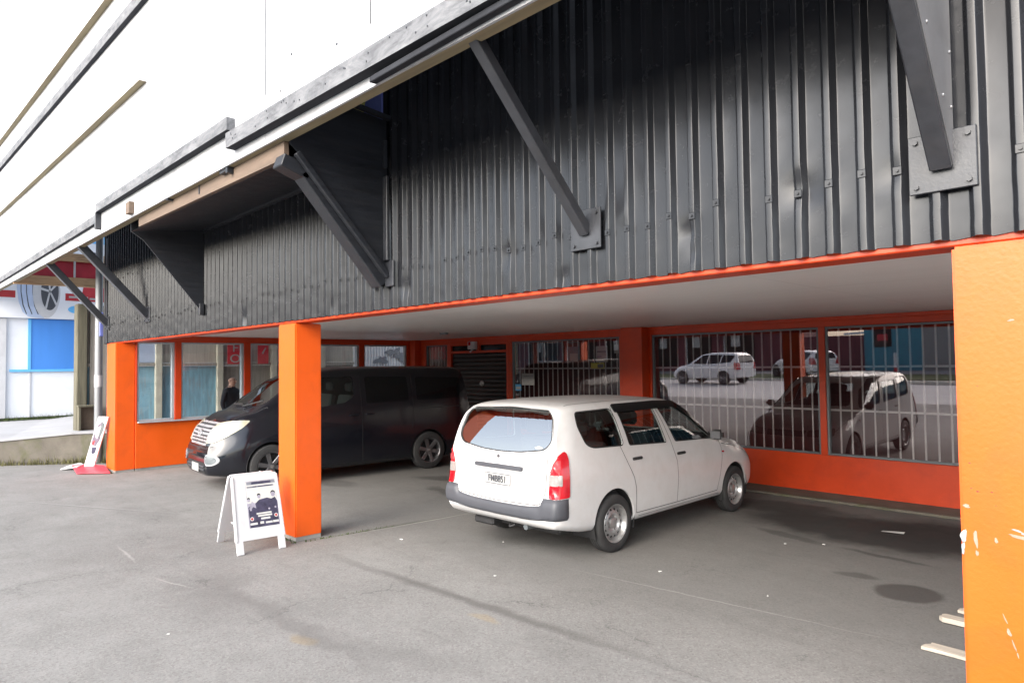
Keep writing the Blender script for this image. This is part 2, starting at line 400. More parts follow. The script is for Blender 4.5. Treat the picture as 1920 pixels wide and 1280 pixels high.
    def _link(s, name, mat, parent=None, smooth=30, origin=None):
        if smooth: sharpen(s.bm, smooth)
        me = bpy.data.meshes.new(name)
        if origin is not None:
            for v in s.bm.verts: v.co -= Vector(origin)
        s.bm.to_mesh(me); s.bm.free()
        for m in (mat if isinstance(mat, (list, tuple)) else [mat]): me.materials.append(m)
        o = link(name, me, parent)
        if origin is not None: o.location = origin
        return o
def bake(o):
    dg = bpy.context.evaluated_depsgraph_get(); dg.update()
    me = bpy.data.meshes.new_from_object(o.evaluated_get(dg), depsgraph=dg)
    return me
def text_mesh(txt, size, depth=.001, bold=0):
    cu = bpy.data.curves.new('t', 'FONT'); cu.body = txt; cu.size = size; cu.extrude = depth; cu.offset = bold; cu.align_x = 'CENTER'; cu.align_y = 'CENTER'
    o = bpy.data.objects.new('t', cu); COL.objects.link(o)
    me = bake(o); bpy.data.objects.remove(o); bpy.data.curves.remove(cu)
    return me
def text(name, txt, size, mat, parent, M4, depth=.001, sx=1.0, bold=0):
    me = text_mesh(txt, size, depth, bold); me.transform(Matrix.Diagonal((sx, 1, 1, 1))); me.transform(M4); me.materials.clear(); me.materials.append(mat); me.name = name
    return link(name, me, parent)
def frame_mat(origin, ux, uy):
    ux = Vector(ux).normalized(); uy = Vector(uy).normalized(); uz = ux.cross(uy)
    return Matrix(((ux.x, uy.x, uz.x, origin[0]), (ux.y, uy.y, uz.y, origin[1]), (ux.z, uy.z, uz.z, origin[2]), (0, 0, 0, 1)))
def rnd(poly, r, n=5):
    out = []; k = len(poly)
    for i in range(k):
        p = Vector(poly[i]); a = Vector(poly[i-1])-p; b = Vector(poly[(i+1) % k])-p
        rr = min(r, a.length*.45, b.length*.45)
        A = p+a.normalized()*rr; B = p+b.normalized()*rr
        for j in range(n+1):
            t = j/n; out.append(tuple(A*(1-t)**2+p*2*t*(1-t)+B*t*t))
    return out
def smoothpoly(poly, n=6):
    out = []; k = len(poly)
    for i in range(k):
        p0, p1, p2, p3 = (Vector(poly[(i+j-1) % k]) for j in range(4))
        for j in range(n):
            t = j/n
            out.append(tuple(.5*((2*p1)+(p2-p0)*t+(2*p0-5*p1+4*p2-p3)*t*t+(3*p1-p0-3*p2+p3)*t**3)))
    return out
# ------------------------------------------------------------------ vehicles
def pchip(pts):
    xs = [p[0] for p in pts]; ys = [p[1] for p in pts]; n = len(xs)
    h = [xs[i+1]-xs[i] for i in range(n-1)]; d = [(ys[i+1]-ys[i])/h[i] if h[i] else 0 for i in range(n-1)]
    m = [0]*n; m[0] = d[0]; m[-1] = d[-1]
    for i in range(1, n-1):
        if d[i-1]*d[i] > 0:
            w1 = 2*h[i]+h[i-1]; w2 = h[i]+2*h[i-1]; m[i] = (w1+w2)/(w1/d[i-1]+w2/d[i])
    def f(x):
        if x <= xs[0]: return ys[0]
        if x >= xs[-1]: return ys[-1]
        i = 0
        while x > xs[i+1]: i += 1
        if h[i] == 0: return ys[i]
        t = (x-xs[i])/h[i]
        return (ys[i]*(1+2*t)*(1-t)**2+h[i]*m[i]*t*(1-t)**2+ys[i+1]*t*t*(3-2*t)+h[i]*m[i+1]*t*t*(t-1))
    return f
def car_shell(sp):
    F = {k: pchip(sp[k]) for k in ('zb', 'zt', 'W', 'zbelt', 'wb', 'wr', 'rdrop')}
    tail = pchip(sp['tail']); nose = pchip(sp['nose'])
    y0, y1 = sp['y0'], sp['y1']
    ys = [y0, y0+.02, y0+.05, y0+.09, y0+.14]; y = y0+.20
    while y < y1-.22: ys.append(y); y += .06
    ys += [y1-.20, y1-.14, y1-.09, y1-.05, y1-.02, y1]
    NR = 34
    rings = []
    for y in ys:
        zb, zt, W, zl, wb, wr, rd = (F[k](y) for k in ('zb', 'zt', 'W', 'zbelt', 'wb', 'wr', 'rdrop'))
        zl = min(zl, zt-rd-.03)
        P = [(0, zb), (.6*W, zb), (.93*W, zb+.015), (.99*W, zb+.09), (W, zb+.09+.5*(zl-zb-.09)), (wb, zl), (wr+.03, zt-rd), (wr-.035, zt-rd*.42), (wr*.7, zt-.014), (0, zt)]
        S = [0]
        for a, b in zip(P, P[1:]): S.append(S[-1]+max(1e-4, math.hypot(b[0]-a[0], b[1]-a[1])))
        fx = pchip(list(zip(S, [p[0] for p in P]))); fz = pchip(list(zip(S, [p[1] for p in P])))
        ring = []
        ts = []
        for i in range(len(P)-1):
            k = (3, 2, 3, 4, 6, 6, 4, 3, 3)[i]
            ts += [S[i]+(S[i+1]-S[i])*j/k for j in range(k)]
        ts.append(S[-1])
        at = max(0, min(1, 1-(y-y0)/sp.get('tl', .9))); at = at*at*(3-2*at)
        an = max(0, min(1, 1-(y1-y)/sp.get('nl', .5))); an = an*an*(3-2*an)
        for s in ts:
            x, z = fx(s), fz(s)
            ring.append((x, y+at*tail(z)+an*nose(z), z))
        rings.append(ring)
    bm = bmesh.new(); n = len(rings[0]); VR = []; VL = []
    for ring in rings:
        R = [bm.verts.new(p) for p in ring]
        L = [R[0]]+[bm.verts.new((-p[0], p[1], p[2])) for p in ring[1:-1]]+[R[-1]]
        VR.append(R); VL.append(L)
    def face(*v):
        u = []
        for q in v:
            if q not in u: u.append(q)
        if len(u) > 2: bm.faces.new(u)
    for a in range(len(rings)-1):
        for i in range(n-1):
            face(VR[a][i], VR[a][i+1], VR[a+1][i+1], VR[a+1][i])
            face(VL[a][i], VL[a+1][i], VL[a+1][i+1], VL[a][i+1])
    for a in (0, len(rings)-1):
        for i in range(n-1): face(VR[a][i], VL[a][i], VL[a][i+1], VR[a][i+1])
    bmesh.ops.recalc_face_normals(bm, faces=bm.faces[:])
    return bm

def caster(bvh, kind, sgn=1, c=(0, 0)):
    def f(u, v):
        if kind == 'side': o, d = Vector((3*sgn, u, v)), Vector((-sgn, 0, 0))
        elif kind == 'rear': o, d = Vector((u*sgn, -5, v)), Vector((0, 1, 0))
        elif kind == 'front': o, d = Vector((u*sgn, 9, v)), Vector((0, -1, 0))
        elif kind == 'top': o, d = Vector((u*sgn, v, 4)), Vector((0, 0, -1))
        else:      # 'wrap': u is an angle about c, 0 pointing along kind direction
            k = 1 if kind == 'wrapfront' else -1
            dd = Vector((math.sin(u)*sgn, k*math.cos(u), 0)); o = Vector((c[0]*sgn, c[1], v))+dd*3; d = -dd
        h = bvh.ray_cast(o, d)
        if h[0] is None:
            h = bvh.find_nearest(o+d*3)
        nrm = h[1] if h[1].dot(d) < 0 else -h[1]
        return h[0], nrm, d
    return f
def dens(poly, res):
    out = []
    for i in range(len(poly)):
        a = Vector(poly[i]); b = Vector(poly[(i+1) % len(poly)]); k = max(1, int((b-a).length/res))
        out += [tuple(a+(b-a)*j/k) for j in range(k)]
    return out
def inside(p, poly):
    r = False; n = len(poly)
    for i in range(n):
        (x1, y1), (x2, y2) = poly[i], poly[i-1]
        if (y1 > p[1]) != (y2 > p[1]) and p[0] < (x2-x1)*(p[1]-y1)/(y2-y1)+x1: r = not r
    return r
def decal(name, mat, parent, cast, poly, off=.002, th=.0, res=.035, mb=None):
    """a thin fitted panel that follows the shell: glass, lamps, plates, trim"""
    P = dens(poly, res); n = len(P)
    xs = [p[0] for p in P]; ys = [p[1] for p in P]
    pts = [Vector(p) for p in P]
    x = min(xs)+res*.7
    while x < max(xs):
        y = min(ys)+res*.7
        while y < max(ys):
            if inside((x, y), P) and min((Vector((x, y))-q).length for q in pts[:n]) > res*.45: pts.append(Vector((x, y)))
            y += res
        x += res
    V, E, Fc, *_ = delaunay_2d_cdt(pts, [(i, (i+1) % n) for i in range(n)], [], 1, 1e-5)
    bm = bmesh.new(); top = []; low = []; D = None
    for v in V:
        h, nr, d = cast(v.x, v.y); D = d
        top.append(bm.verts.new(h+nr*(off+th))); low.append(h-nr*.004 if th else None)
    for f in Fc:
        try: bm.faces.new([top[i] for i in f])
        except ValueError: pass
    bm.normal_update()
    bad = sum(1 for f in bm.faces if f.normal.dot(cast(0, 0)[2] if False else D) > 0)
    if bad > len(bm.faces)/2: bmesh.ops.reverse_faces(bm, faces=bm.faces[:])
    if th:
        bd = [e for e in bm.edges if len(e.link_faces) == 1]
        mp = {}
        idx = {v: i for i, v in enumerate(top)}
        for e in bd:
            for v in e.verts:
                if v not in mp: mp[v] = bm.verts.new(low[idx[v]])
        for e in bd:
            a, b = e.verts
            lf = e.link_faces[0]
            for l in lf.loops:
                if l.edge == e: a, b = l.vert, l.link_loop_next.vert
            bm.faces.new((b, a, mp[a], mp[b]))
    if mb is not None:
        return mb._merge(bm)
    sharpen(bm, 40); me = bpy.data.meshes.new(name); bm.to_mesh(me); bm.free(); me.materials.append(mat)
    return link(name, me, parent)
def strip(mb, cast, line, w=.007, off=.0012, res=.03):
    """a panel gap laid on the shell"""
    P = []
    for a, b in zip(line, line[1:]):
        a, b = Vector(a), Vector(b); k = max(1, int((b-a).length/res)); P += [a+(b-a)*j/k for j in range(k)]
    P.append(Vector(line[-1])); bm = bmesh.new(); A = []
    for i, p in enumerate(P):
        t = (P[min(i+1, len(P)-1)]-P[max(i-1, 0)]).normalized(); nn = Vector((-t.y, t.x))
        pr = []
        for s in (-1, 1):
            q = p+nn*s*w/2; h, nr, d = cast(q.x, q.y); pr.append(bm.verts.new(h+nr*off))
        A.append(pr)
    for p, q in zip(A, A[1:]): bm.faces.new((p[0], p[1], q[1], q[0]))
    return mb._merge(bm)
def strips(parent, name, mat, cast, lines, w=.007, off=.0012):
    for ln in lines:
        mb = MB(); strip(mb, cast, ln, w, off); mb.build(name, mat, parent, 0)
def prism_cut(bm, poly, axis, a, b, sgn=1):
    def P(u, v, w): return {'x': (w*sgn, u, v), 'y': (u, w, v)}[axis]
    A = [bm.verts.new(P(u, v, a)) for u, v in poly]; B = [bm.verts.new(P(u, v, b)) for u, v in poly]; n = len(A)
    fs = [bm.faces.new(A), bm.faces.new(B[::-1])]
    for i in range(n): fs.append(bm.faces.new((A[i], B[i], B[(i+1) % n], A[(i+1) % n])))
    bmesh.ops.recalc_face_normals(bm, faces=fs)
def make_body(parent, sp, paint, side_cuts=(), rear_cut=None, front_cut=None, rear_y=(-2, -.30), front_y=(1.2, 3.2)):
    bm = car_shell(sp); bvh = BVHTree.FromBMesh(bm)
    sharpen(bm, 42)
    me = bpy.data.meshes.new('body'); bm.to_mesh(me); bm.free()
    me.materials.append(paint); me.materials.append(M['dark_trim'])
    body = link('body', me, parent)
    cb = bmesh.new()
    for s in (1, -1):
        for poly in side_cuts: prism_cut(cb, poly, 'x', .38, 1.5, s)
        for (wy, wz, r) in sp['arches']:
            prism_cut(cb, [(wy+r*math.cos(2*PI*i/48), wz+r*math.sin(2*PI*i/48)) for i in range(48)], 'x', sp['hw']-.30, 1.6, s)
    if rear_cut: prism_cut(cb, rear_cut, 'y', *rear_y)
    if front_cut: prism_cut(cb, front_cut, 'y', *front_y)
    for f in cb.faces: f.material_index = 2
    cme = bpy.data.meshes.new('cut'); cb.to_mesh(cme); cb.free()
    for k in range(3): cme.materials.append(paint)
    me.materials.append(paint)
    cut = link('cut', cme, parent)
    bo = body.modifiers.new('b', 'BOOLEAN'); bo.operation = 'DIFFERENCE'; bo.object = cut; bo.solver = 'EXACT'; bo.material_mode = 'INDEX'
    new = bake(body); body.modifiers.clear()
    b2 = bmesh.new(); b2.from_mesh(new)
    bmesh.ops.delete(b2, geom=[f for f in b2.faces if f.material_index == 2], context='FACES'); b2.to_mesh(new); b2.free()
    body.data = new
    so = body.modifiers.new('s', 'SOLIDIFY'); so.thickness = .022; so.offset = -1; so.material_offset = 1
    new = bake(body); body.modifiers.clear(); body.data = new
    bpy.data.objects.remove(cut); bpy.data.meshes.remove(cme)
    b2 = bmesh.new(); b2.from_mesh(new); sharpen(b2, 38); b2.to_mesh(new); b2.free()
    return body, bvh
def wheel(parent, x, y, R, w, rimR, style, sgn):
    """tyre with its rim; sgn +1 = right-hand wheel"""
    t = MB(); h = w/2
    prof = [(-h*.92, rimR), (-h, rimR+.012), (-h*1.0, rimR+(R-rimR)*.55), (-h*.88, R-.014), (-h*.72, R-.003), (-h*.4, R), (-h*.38, R-.007), (-h*.30, R-.007), (-h*.28, R), (-.008, R), (-.006, R-.007), (.006, R-.007), (.008, R),
            (h*.28, R), (h*.30, R-.007), (h*.38, R-.007), (h*.4, R), (h*.72, R-.003), (h*.88, R-.014), (h, rimR+(R-rimR)*.55), (h, rimR+.012), (h*.92, rimR)]
    t.lathe(prof, 48)
    ty = t.build('wheel', M['tyre'], parent, 35); ty.location = (x, y, R)
    if sgn < 0: ty.rotation_euler = (0, 0, PI)
    rm = MB()
    if style == 'steel':
        rm.lathe([(h*.92, rimR+.004), (h*.98, rimR), (h*.9, rimR-.012), (h*.55, rimR-.022), (h*.30, rimR-.030), (h*.34, rimR*.78), (h*.55, rimR*.62), (h*.60, rimR*.52), (h*.30, rimR*.42), (h*.25, rimR*.30), (h*.62, rimR*.27), (h*.66, rimR*.16), (h*.66, 0)], 48)
        rm.mi = 1
        for i in range(14):
            a = 2*PI*i/14; rr = rimR*.715; c = Vector((h*.44, rr*math.cos(a), rr*math.sin(a)))
            nrm = Vector((.8, .55*math.cos(a), .55*math.sin(a))).normalized()
            rm.cyl(c-nrm*.008, c+nrm*.0035, .0125, n=14)
        rm.mi = 2
        for i in range(4):
            a = 2*PI*i/4+.4; c = Vector((h*.27, rimR*.36*math.cos(a), rimR*.36*math.sin(a))); rm.cyl(c, c+Vector((.016, 0, 0)), .010, n=6)
        rim = rm.build('rim', [M['silver'], M['black'], M['chrome']], ty, 30)
    else:
        rm.lathe([(-h*.6, rimR-.03), (h*.2, rimR-.028), (h*.75, rimR-.016), (h*.95, rimR-.002), (h*.97, rimR+.006), (h*.9, rimR+.006)], 48)
        ns = style
        for i in range(ns):
            a = 2*PI*i/ns+.3
            m = Matrix.Rotation(a, 4, 'X')
            for (w0, w1) in ((.030, .050),):
                b = bmesh.new()
                r0, r1 = rimR*.16, rimR-.010
                vs = [(h*.78, -w0, r0), (h*.78, w0, r0), (h*.90, w1*.72, r1), (h*.90, -w1*.72, r1), (h*.45, -w0, r0), (h*.45, w0, r0), (h*.55, w1*.8, r1), (h*.55, -w1*.8, r1)]
                V = [b.verts.new(v) for v in vs]
                for f in ((0, 1, 2, 3), (7, 6, 5, 4), (0, 4, 5, 1), (1, 5, 6, 2), (2, 6, 7, 3), (3, 7, 4, 0)): b.faces.new([V[k] for k in f])
                bmesh.ops.recalc_face_normals(b, faces=b.faces[:])
                bmesh.ops.bevel(b, geom=b.edges[:], offset=.005, segments=1, affect='EDGES')
                b.transform(m); rm._merge(b)
        rm.cyl((h*.4, 0, 0), (h*.86, 0, 0), rimR*.24, n=24)
        rim = rm.build('rim', M['gunmetal'], ty, 30)
        hc = MB(); hc.cyl((h*.86, 0, 0), (h*.93, 0, 0), rimR*.13, n=20); hc.build('hub_cap', M['chrome'], ty)
        br = MB(); br.cyl((-h*.2, 0, 0), (h*.1, 0, 0), rimR*.80, n=32); br.build('brake_disc', M['dark_alu'], ty)
    bk = MB(); bk.cyl((-h*.8, 0, 0), (h*.15, 0, 0), rimR-.004, n=32); bk.build('wheel_back', M['black'], ty)
    return ty
def arch_liner(parent, sp):
    mb = MB()
    for s in (1, -1):
        for (wy, wz, r) in sp['arches']:
            b = bmesh.new(); A = []
            for i in range(25):
                a = PI*(-.12+1.24*i/24); p = (wy+(r+.004)*math.cos(a), wz+(r+.004)*math.sin(a))
                A.append((b.verts.new((s*(sp['hw']-.31), p[0], p[1])), b.verts.new((s*(sp['hw']-.012), p[0], p[1]))))
            for p, q in zip(A, A[1:]): b.faces.new((p[0], p[1], q[1], q[0]))
            c = b.verts.new((s*(sp['hw']-.31), wy, wz))
            for p, q in zip(A, A[1:]): b.faces.new((p[0], q[0], c))
            mb._merge(b)
    return mb.build('wheel_arch_liner', M['black'], parent, 40)
def seats(parent, rows, M_):
    for (xs, y, z, back) in rows:
        for x0, x1 in xs:
            mb = MB(); mb.box(x0, x1, y-.05, y+.45, z-.12, z+.03, .03); 
            mb.box(x0+.01, x1-.01, y-.13, y-.01, z, z+back, .03, Matrix.Translation((0, y, z)) @ Matrix.Rotation(.22, 4, 'X') @ Matrix.Translation((0, -y, -z)))
            st = mb.build('seat', M_, parent)
            hd = MB(); xm = (x0+x1)/2; hd.box(xm-.12, xm+.12, y-.29, y-.19, z+back+.03, z+back+.19, .035); hd.build('headrest', M_, st)

def white_wagon():
    root = thing('station_wagon', 'white estate car seen from behind, grey bumper and steel wheels, facing the barred window', 'car', (-5.12, 5.51, 0), .019)
    sp = dict(y0=-.80, y1=3.33, hw=.845, tl=.9, nl=.45,
        zb=[(-.8, .34), (-.5, .27), (0, .24), (2.5, .24), (3.0, .25), (3.33, .30)],
        zt=[(-.8, 1.47), (-.74, 1.51), (-.5, 1.535), (.4, 1.545), (.9, 1.54), (1.3, 1.515), (1.55, 1.455), (1.9, 1.28), (2.25, 1.075), (2.44, .985), (2.8, .925), (3.05, .865), (3.22, .80), (3.30, .73), (3.33, .66)],
        W=[(-.8, .775), (-.76, .81), (-.6, .838), (-.3, .845), (2.7, .845), (2.95, .82), (3.15, .76), (3.28, .68), (3.33, .60)],
        zbelt=[(-.8, 1.08), (.3, 1.055), (1.2, 1.02), (2.15, .965), (2.6, .87), (3.1, .74), (3.33, .56)],
        wb=[(-.8, .745), (-.6, .79), (0, .81), (2.1, .80), (2.6, .775), (3.05, .72), (3.25, .65), (3.33, .57)],
        wr=[(-.8, .640), (-.6, .665), (0, .670), (1.3, .655), (1.6, .645), (2.1, .665), (2.5, .70), (2.9, .68), (3.2, .60), (3.33, .50)],
        rdrop=[(-.8, .082), (1.4, .082), (1.9, .10), (2.5, .075), (3.33, .07)],
        tail=[(.3, .03), (.38, -.04), (.46, -.065), (.6, -.06), (.7, -.03), (1.0, -.01), (1.1, .012), (1.3, .075), (1.45, .135), (1.53, .175)],
        nose=[(.25, -.05), (.4, 0), (.58, 0), (.7, -.04), (.85, -.10)],
        arches=[(0, .31, .335), (2.55, .31, .33)])
    quarter = rnd([(-.475, 1.435), (.10, 1.445), (.205, 1.062), (-.30, 1.080), (-.40, 1.12), (-.485, 1.30)], .05)
    rwin = rnd([(.185, 1.445), (.855, 1.448), (1.015, 1.022), (.305, 1.055)], .025)
    fwin = rnd([(.955, 1.445), (1.34, 1.430), (1.70, 1.265), (2.06, .985), (1.205, 1.018)], .025)
    rear = rnd([(-.545, 1.455), (.0, 1.475), (.545, 1.455), (.62, 1.40), (.675, 1.17), (.60, 1.088), (.28, 1.046), (0, 1.036), (-.28, 1.046), (-.60, 1.088), (-.675, 1.17), (-.62, 1.40)], .05)
    shield = rnd([(-.52, 1.42), (.52, 1.42), (.66, 1.04), (-.66, 1.04)], .06)
    body, bvh = make_body(root, sp, M['wagon_white'], (quarter, rwin, fwin), rear, shield, (-2, -.36), (1.35, 2.9))
    arch_liner(root, sp)
    gaps = MB(); gask = MB(); vis = MB()
    for s in (1, -1):
        C = caster(bvh, 'side', s)
        for poly, nm in ((quarter, 'quarter_window'), (rwin, 'rear_door_window'), (fwin, 'front_door_window')):
            decal(nm, M['car_glass'], root, C, poly, off=-.010)
            loop = poly+[poly[0]]
            strip(gask, C, loop, .013, .0015)
        decal('rain_visor', M['dark_glass'], root, C, rnd([(.13, 1.478), (.95, 1.478), (1.36, 1.462), (1.74, 1.305), (2.10, 1.0), (2.045, .992), (1.685, 1.245), (1.33, 1.395), (.95, 1.400), (.155, 1.400)], .02), .012, .006)
        strip(gaps, C, [(.115, 1.46), (.10, 1.30), (.13, 1.07), (.25, .86), (.335, .72), (.37, .60), (.37, .34)])
        strip(gaps, C, [(.90, 1.46), (.93, 1.40), (1.11, 1.02), (1.19, .80), (1.20, .60), (1.17, .34)])
        strip(gaps, C, [(2.20, .965), (2.235, .85), (2.235, .75), (2.17, .52), (2.09, .34)])
        strip(gaps, C, [(.37, .34), (1.17, .335), (2.09, .34)])
        strip(gaps, C, [(.42, .30), (2.14, .30)], .005)
        strip(gaps, C, [(2.26, .90), (2.6, .845), (2.9, .76), (3.1, .68)], .006)
        for (y, z) in ((.415, .907), (1.29, .876)):
            h = C(y, z)[0]
            mb = MB(); mb.box(h.x-.012 if s > 0 else h.x-.020, h.x+.020 if s > 0 else h.x+.012, y-.085, y+.085, z-.015, z+.015, .01)
            mb.build('door_handle', M['black'], root)
        decal('indicator', M['red_lens'], root, C, rnd([(2.243, .812), (2.283, .808), (2.283, .786), (2.243, .790)], .008), .0, .008)
        h = C(1.99, 1.03)[0]
        mb = MB(); x = abs(h.x); mb.box(s*(x-.03) if s > 0 else s*(x+.09), s*(x+.09) if s > 0 else s*(x-.03), 1.99, 2.03, .985, 1.02, .012); mb.box(min(s*(x+.05), s*(x+.21)), max(s*(x+.05), s*(x+.21)), 1.95, 2.05, .975, 1.095, .035, seg=2)
        mir = mb.build('wing_mirror', M['wagon_white'] if s < 0 else M['black'], root)
        mb = MB(); mb.box(min(s*(x+.065), s*(x+.195)), max(s*(x+.065), s*(x+.195)), 1.944, 1.949, .99, 1.08, .01); mb.build('mirror_glass', M['gunmetal'], mir)
        # rear lamp wrapped round the corner (diagonal cast)
        W = caster(bvh, 'wraprear', s, (0, -.05))
        def ang(x, y): return math.atan2(x, -(y+.05))
        A = lambda x, y, z: (ang(x, y), z)
        out = [A(.688, -.83, .640), A(.838, -.715, .655), A(.835, -.705, .85), A(.825, -.700, 1.0), A(.805, -.705, 1.06), A(.785, -.725, 1.082), A(.745, -.77, 1.045), A(.715, -.80, .955), A(.692, -.81, .86)]
        lamp = decal('tail_lamp', M['red_lens'], root, W, rnd(out, .02), 0, .014, .03)
        decal('reversing_lens', M['clear_lens'], lamp, W, rnd([A(.685, -.82, .765), A(.785, -.76, .765), A(.785, -.76, .865), A(.689, -.815, .865)], .012), .0145, .003, .03)
        decal('indicator_lens', M['pink_lens'], lamp, W, rnd([A(.692, -.81, .885), A(.765, -.765, .885), A(.765, -.76, 1.0), A(.735, -.782, 1.0)], .012), .0145, .002, .03)
    C = caster(bvh, 'rear')
    decal('rear_window', M['rear_glass'], root, C, rear, off=-.008)
    strip(gask, C, rear+[rear[0]], .012, .0015)
    # tailgate outline
    for s in (1, -1): strip(gaps, caster(bvh, 'top', s), [(.595, -.50), (.605, .0), (.60, .8), (.59, 1.30)], .010)
    strip(gaps, C, [(-.632, 1.41), (-.700, 1.14), (-.655, 1.02), (-.640, .70), (-.62, .60), (-.55, .565), (0, .545), (.55, .565), (.62, .60), (.640, .70), (.655, 1.02), (.700, 1.14), (.632, 1.41)], .008)
    gaps.build('panel_gap', M['black'], root, 0)
    gask.build('window_seal', M['black'], root, 0)
    # bumper: plastic band wrapped round the tail
    bm = bmesh.new(); NA, NZ = 90, 8; grid = []
    Wc = caster(bvh, 'wraprear', 1, (0, .3))
    top = pchip([(0, .535), (.30, .54), (.52, .555), (.60, .575), (.625, .63), (.66, .645), (1.2, .645)])
    bot = pchip([(0, .40), (.4, .405), (.7, .43), (1.0, .45)])
    amax = math.atan2(.835, 1.015)
    for i in range(NA+1):
        a = -amax+2*amax*i/NA; row = []
        h0 = Wc(a, .5)[0]; zt_, zb_ = top(abs(h0.x)), bot(abs(h0.x))
        for j in range(NZ+1):
            t = j/NZ; z = zb_+(zt_-zb_)*t; h, nr, d = Wc(a, z); bul = .030*math.sin(PI*min(1, max(0, .12+.80*t)))**.6+.004
            if j in (0, NZ) or i in (0, NA): bul = -.004
            row.append(bm.verts.new(h-d*bul))
        grid.append(row)
    for i in range(NA):
        for j in range(NZ): bm.faces.new((grid[i][j], grid[i+1][j], grid[i+1][j+1], grid[i][j+1]))
    bmesh.ops.recalc_face_normals(bm, faces=bm.faces[:])
    mb = MB(); mb._merge(bm); mb.build('rear_bumper', M['grey_plastic'], root, 45)
    decal('tailgate_handle', M['grey_plastic'], root, C, rnd([(-.36, .862), (.33, .862), (.33, .904), (-.36, .904)], .018), .0, .022)
    pl = decal('number_plate', M['plate'], root, C, rnd([(-.215, .695), (.175, .695), (.175, .812), (-.215, .812)], .012), .004, .006)
    h = C(-.02, .753)[0]
    pb = MB(); strip(pb, C, [(-.205, .702), (.165, .702), (.165, .805), (-.205, .805), (-.205, .702)], .007, .0105); pb.build('plate_border', M['grey_plastic'], pl, 0)
    text('plate_lettering', 'FMB851', .098, M['grey_plastic'], pl, frame_mat((-.02, h.y-.0185, .753), (1, 0, 0), (0, 0, 1)), .0008, .82, .0010)
    decal('badge', M['chrome'], root, C, smoothpoly([(-.045, .985), (-.025, 1.004), (.0, .985), (-.025, .964)]), .0, .005, .012)
    bl = MB(); bl.box(-.085, .085, -.52, -.46, 1.42, 1.455, .01); bl.box(-.05, .05, -.545, -.50, 1.425, 1.45, .006); bl.build('high_stop_lamp', M['silver'], root)
    decal('window_sticker', M['paper'], root, C, smoothpoly([(.46, 1.105), (.52, 1.12), (.57, 1.105), (.52, 1.09)]), -.004, .0)
    mb = MB(); mb.cyl((.34, -.80, .315), (.34, -.2, .315), .028); mb.build('exhaust_pipe', M['dark_alu'], root)
    mb = MB(); mb.box(-.62, .62, -.62, -.2, .24, .33, .03); mb.box(-.5, -.2, -.74, -.5, .23, .31, .02); mb.box(-.68, .68, -.06, .06, .24, .34, .02); mb.tube([(.02, -.70, .30), (.06, -.74, .27), (.12, -.72, .29)], .012); mb.build('underbody', M['black'], root)
    for x, y in ((.765, 0), (.765, 2.55), (-.765, 0), (-.765, 2.55)):
        wheel(root, x, y, .292, .165, .192, 'steel', 1 if x > 0 else -1)
    # cabin
    mb = MB(); mb.box(-.70, .70, -.55, 2.2, .30, .42); mb.box(-.70, .70, -.60, .35, .42, .70); mb.build('cabin_floor', M['dark_trim'], root)
    mb = MB(); mb.box(-.70, .70, 1.95, 2.35, .62, .93, .05); mb.build('dashboard', M['dark_trim'], root)
    mb = MB(); mb.lathe([(0, .165), (.018, .18), (0, .195), (-.018, .18), (0, .165)], 28); sw = mb.build('steering_wheel', M['black'], root); sw.location = (.36, 1.72, .92); sw.rotation_euler = (0, 0, PI/2+.0); sw.rotation_euler = Euler((0, -.4, PI/2))
    seats(root, [(((-.62, -.14), (.14, .62)), 1.12, .62, .56), (((-.62, -.03), (.03, .62)), .30, .66, .44)], M['seat'])
    # headlamps, grille (face the wall)
    for s in (1, -1):
        Wf = caster(bvh, 'wrapfront', s, (0, 2.5))
        decal('headlamp', M['clear_lens'], root, Wf, rnd([(.42, .60), (.86, .62), (.92, .74), (.45, .70)], .03), 0, .008)
    Cf = caster(bvh, 'front')
    decal('grille', M['black'], root, Cf, rnd([(-.32, .60), (.32, .60), (.34, .69), (-.34, .69)], .02), .001, .01)
    return root
wagon = white_wagon()

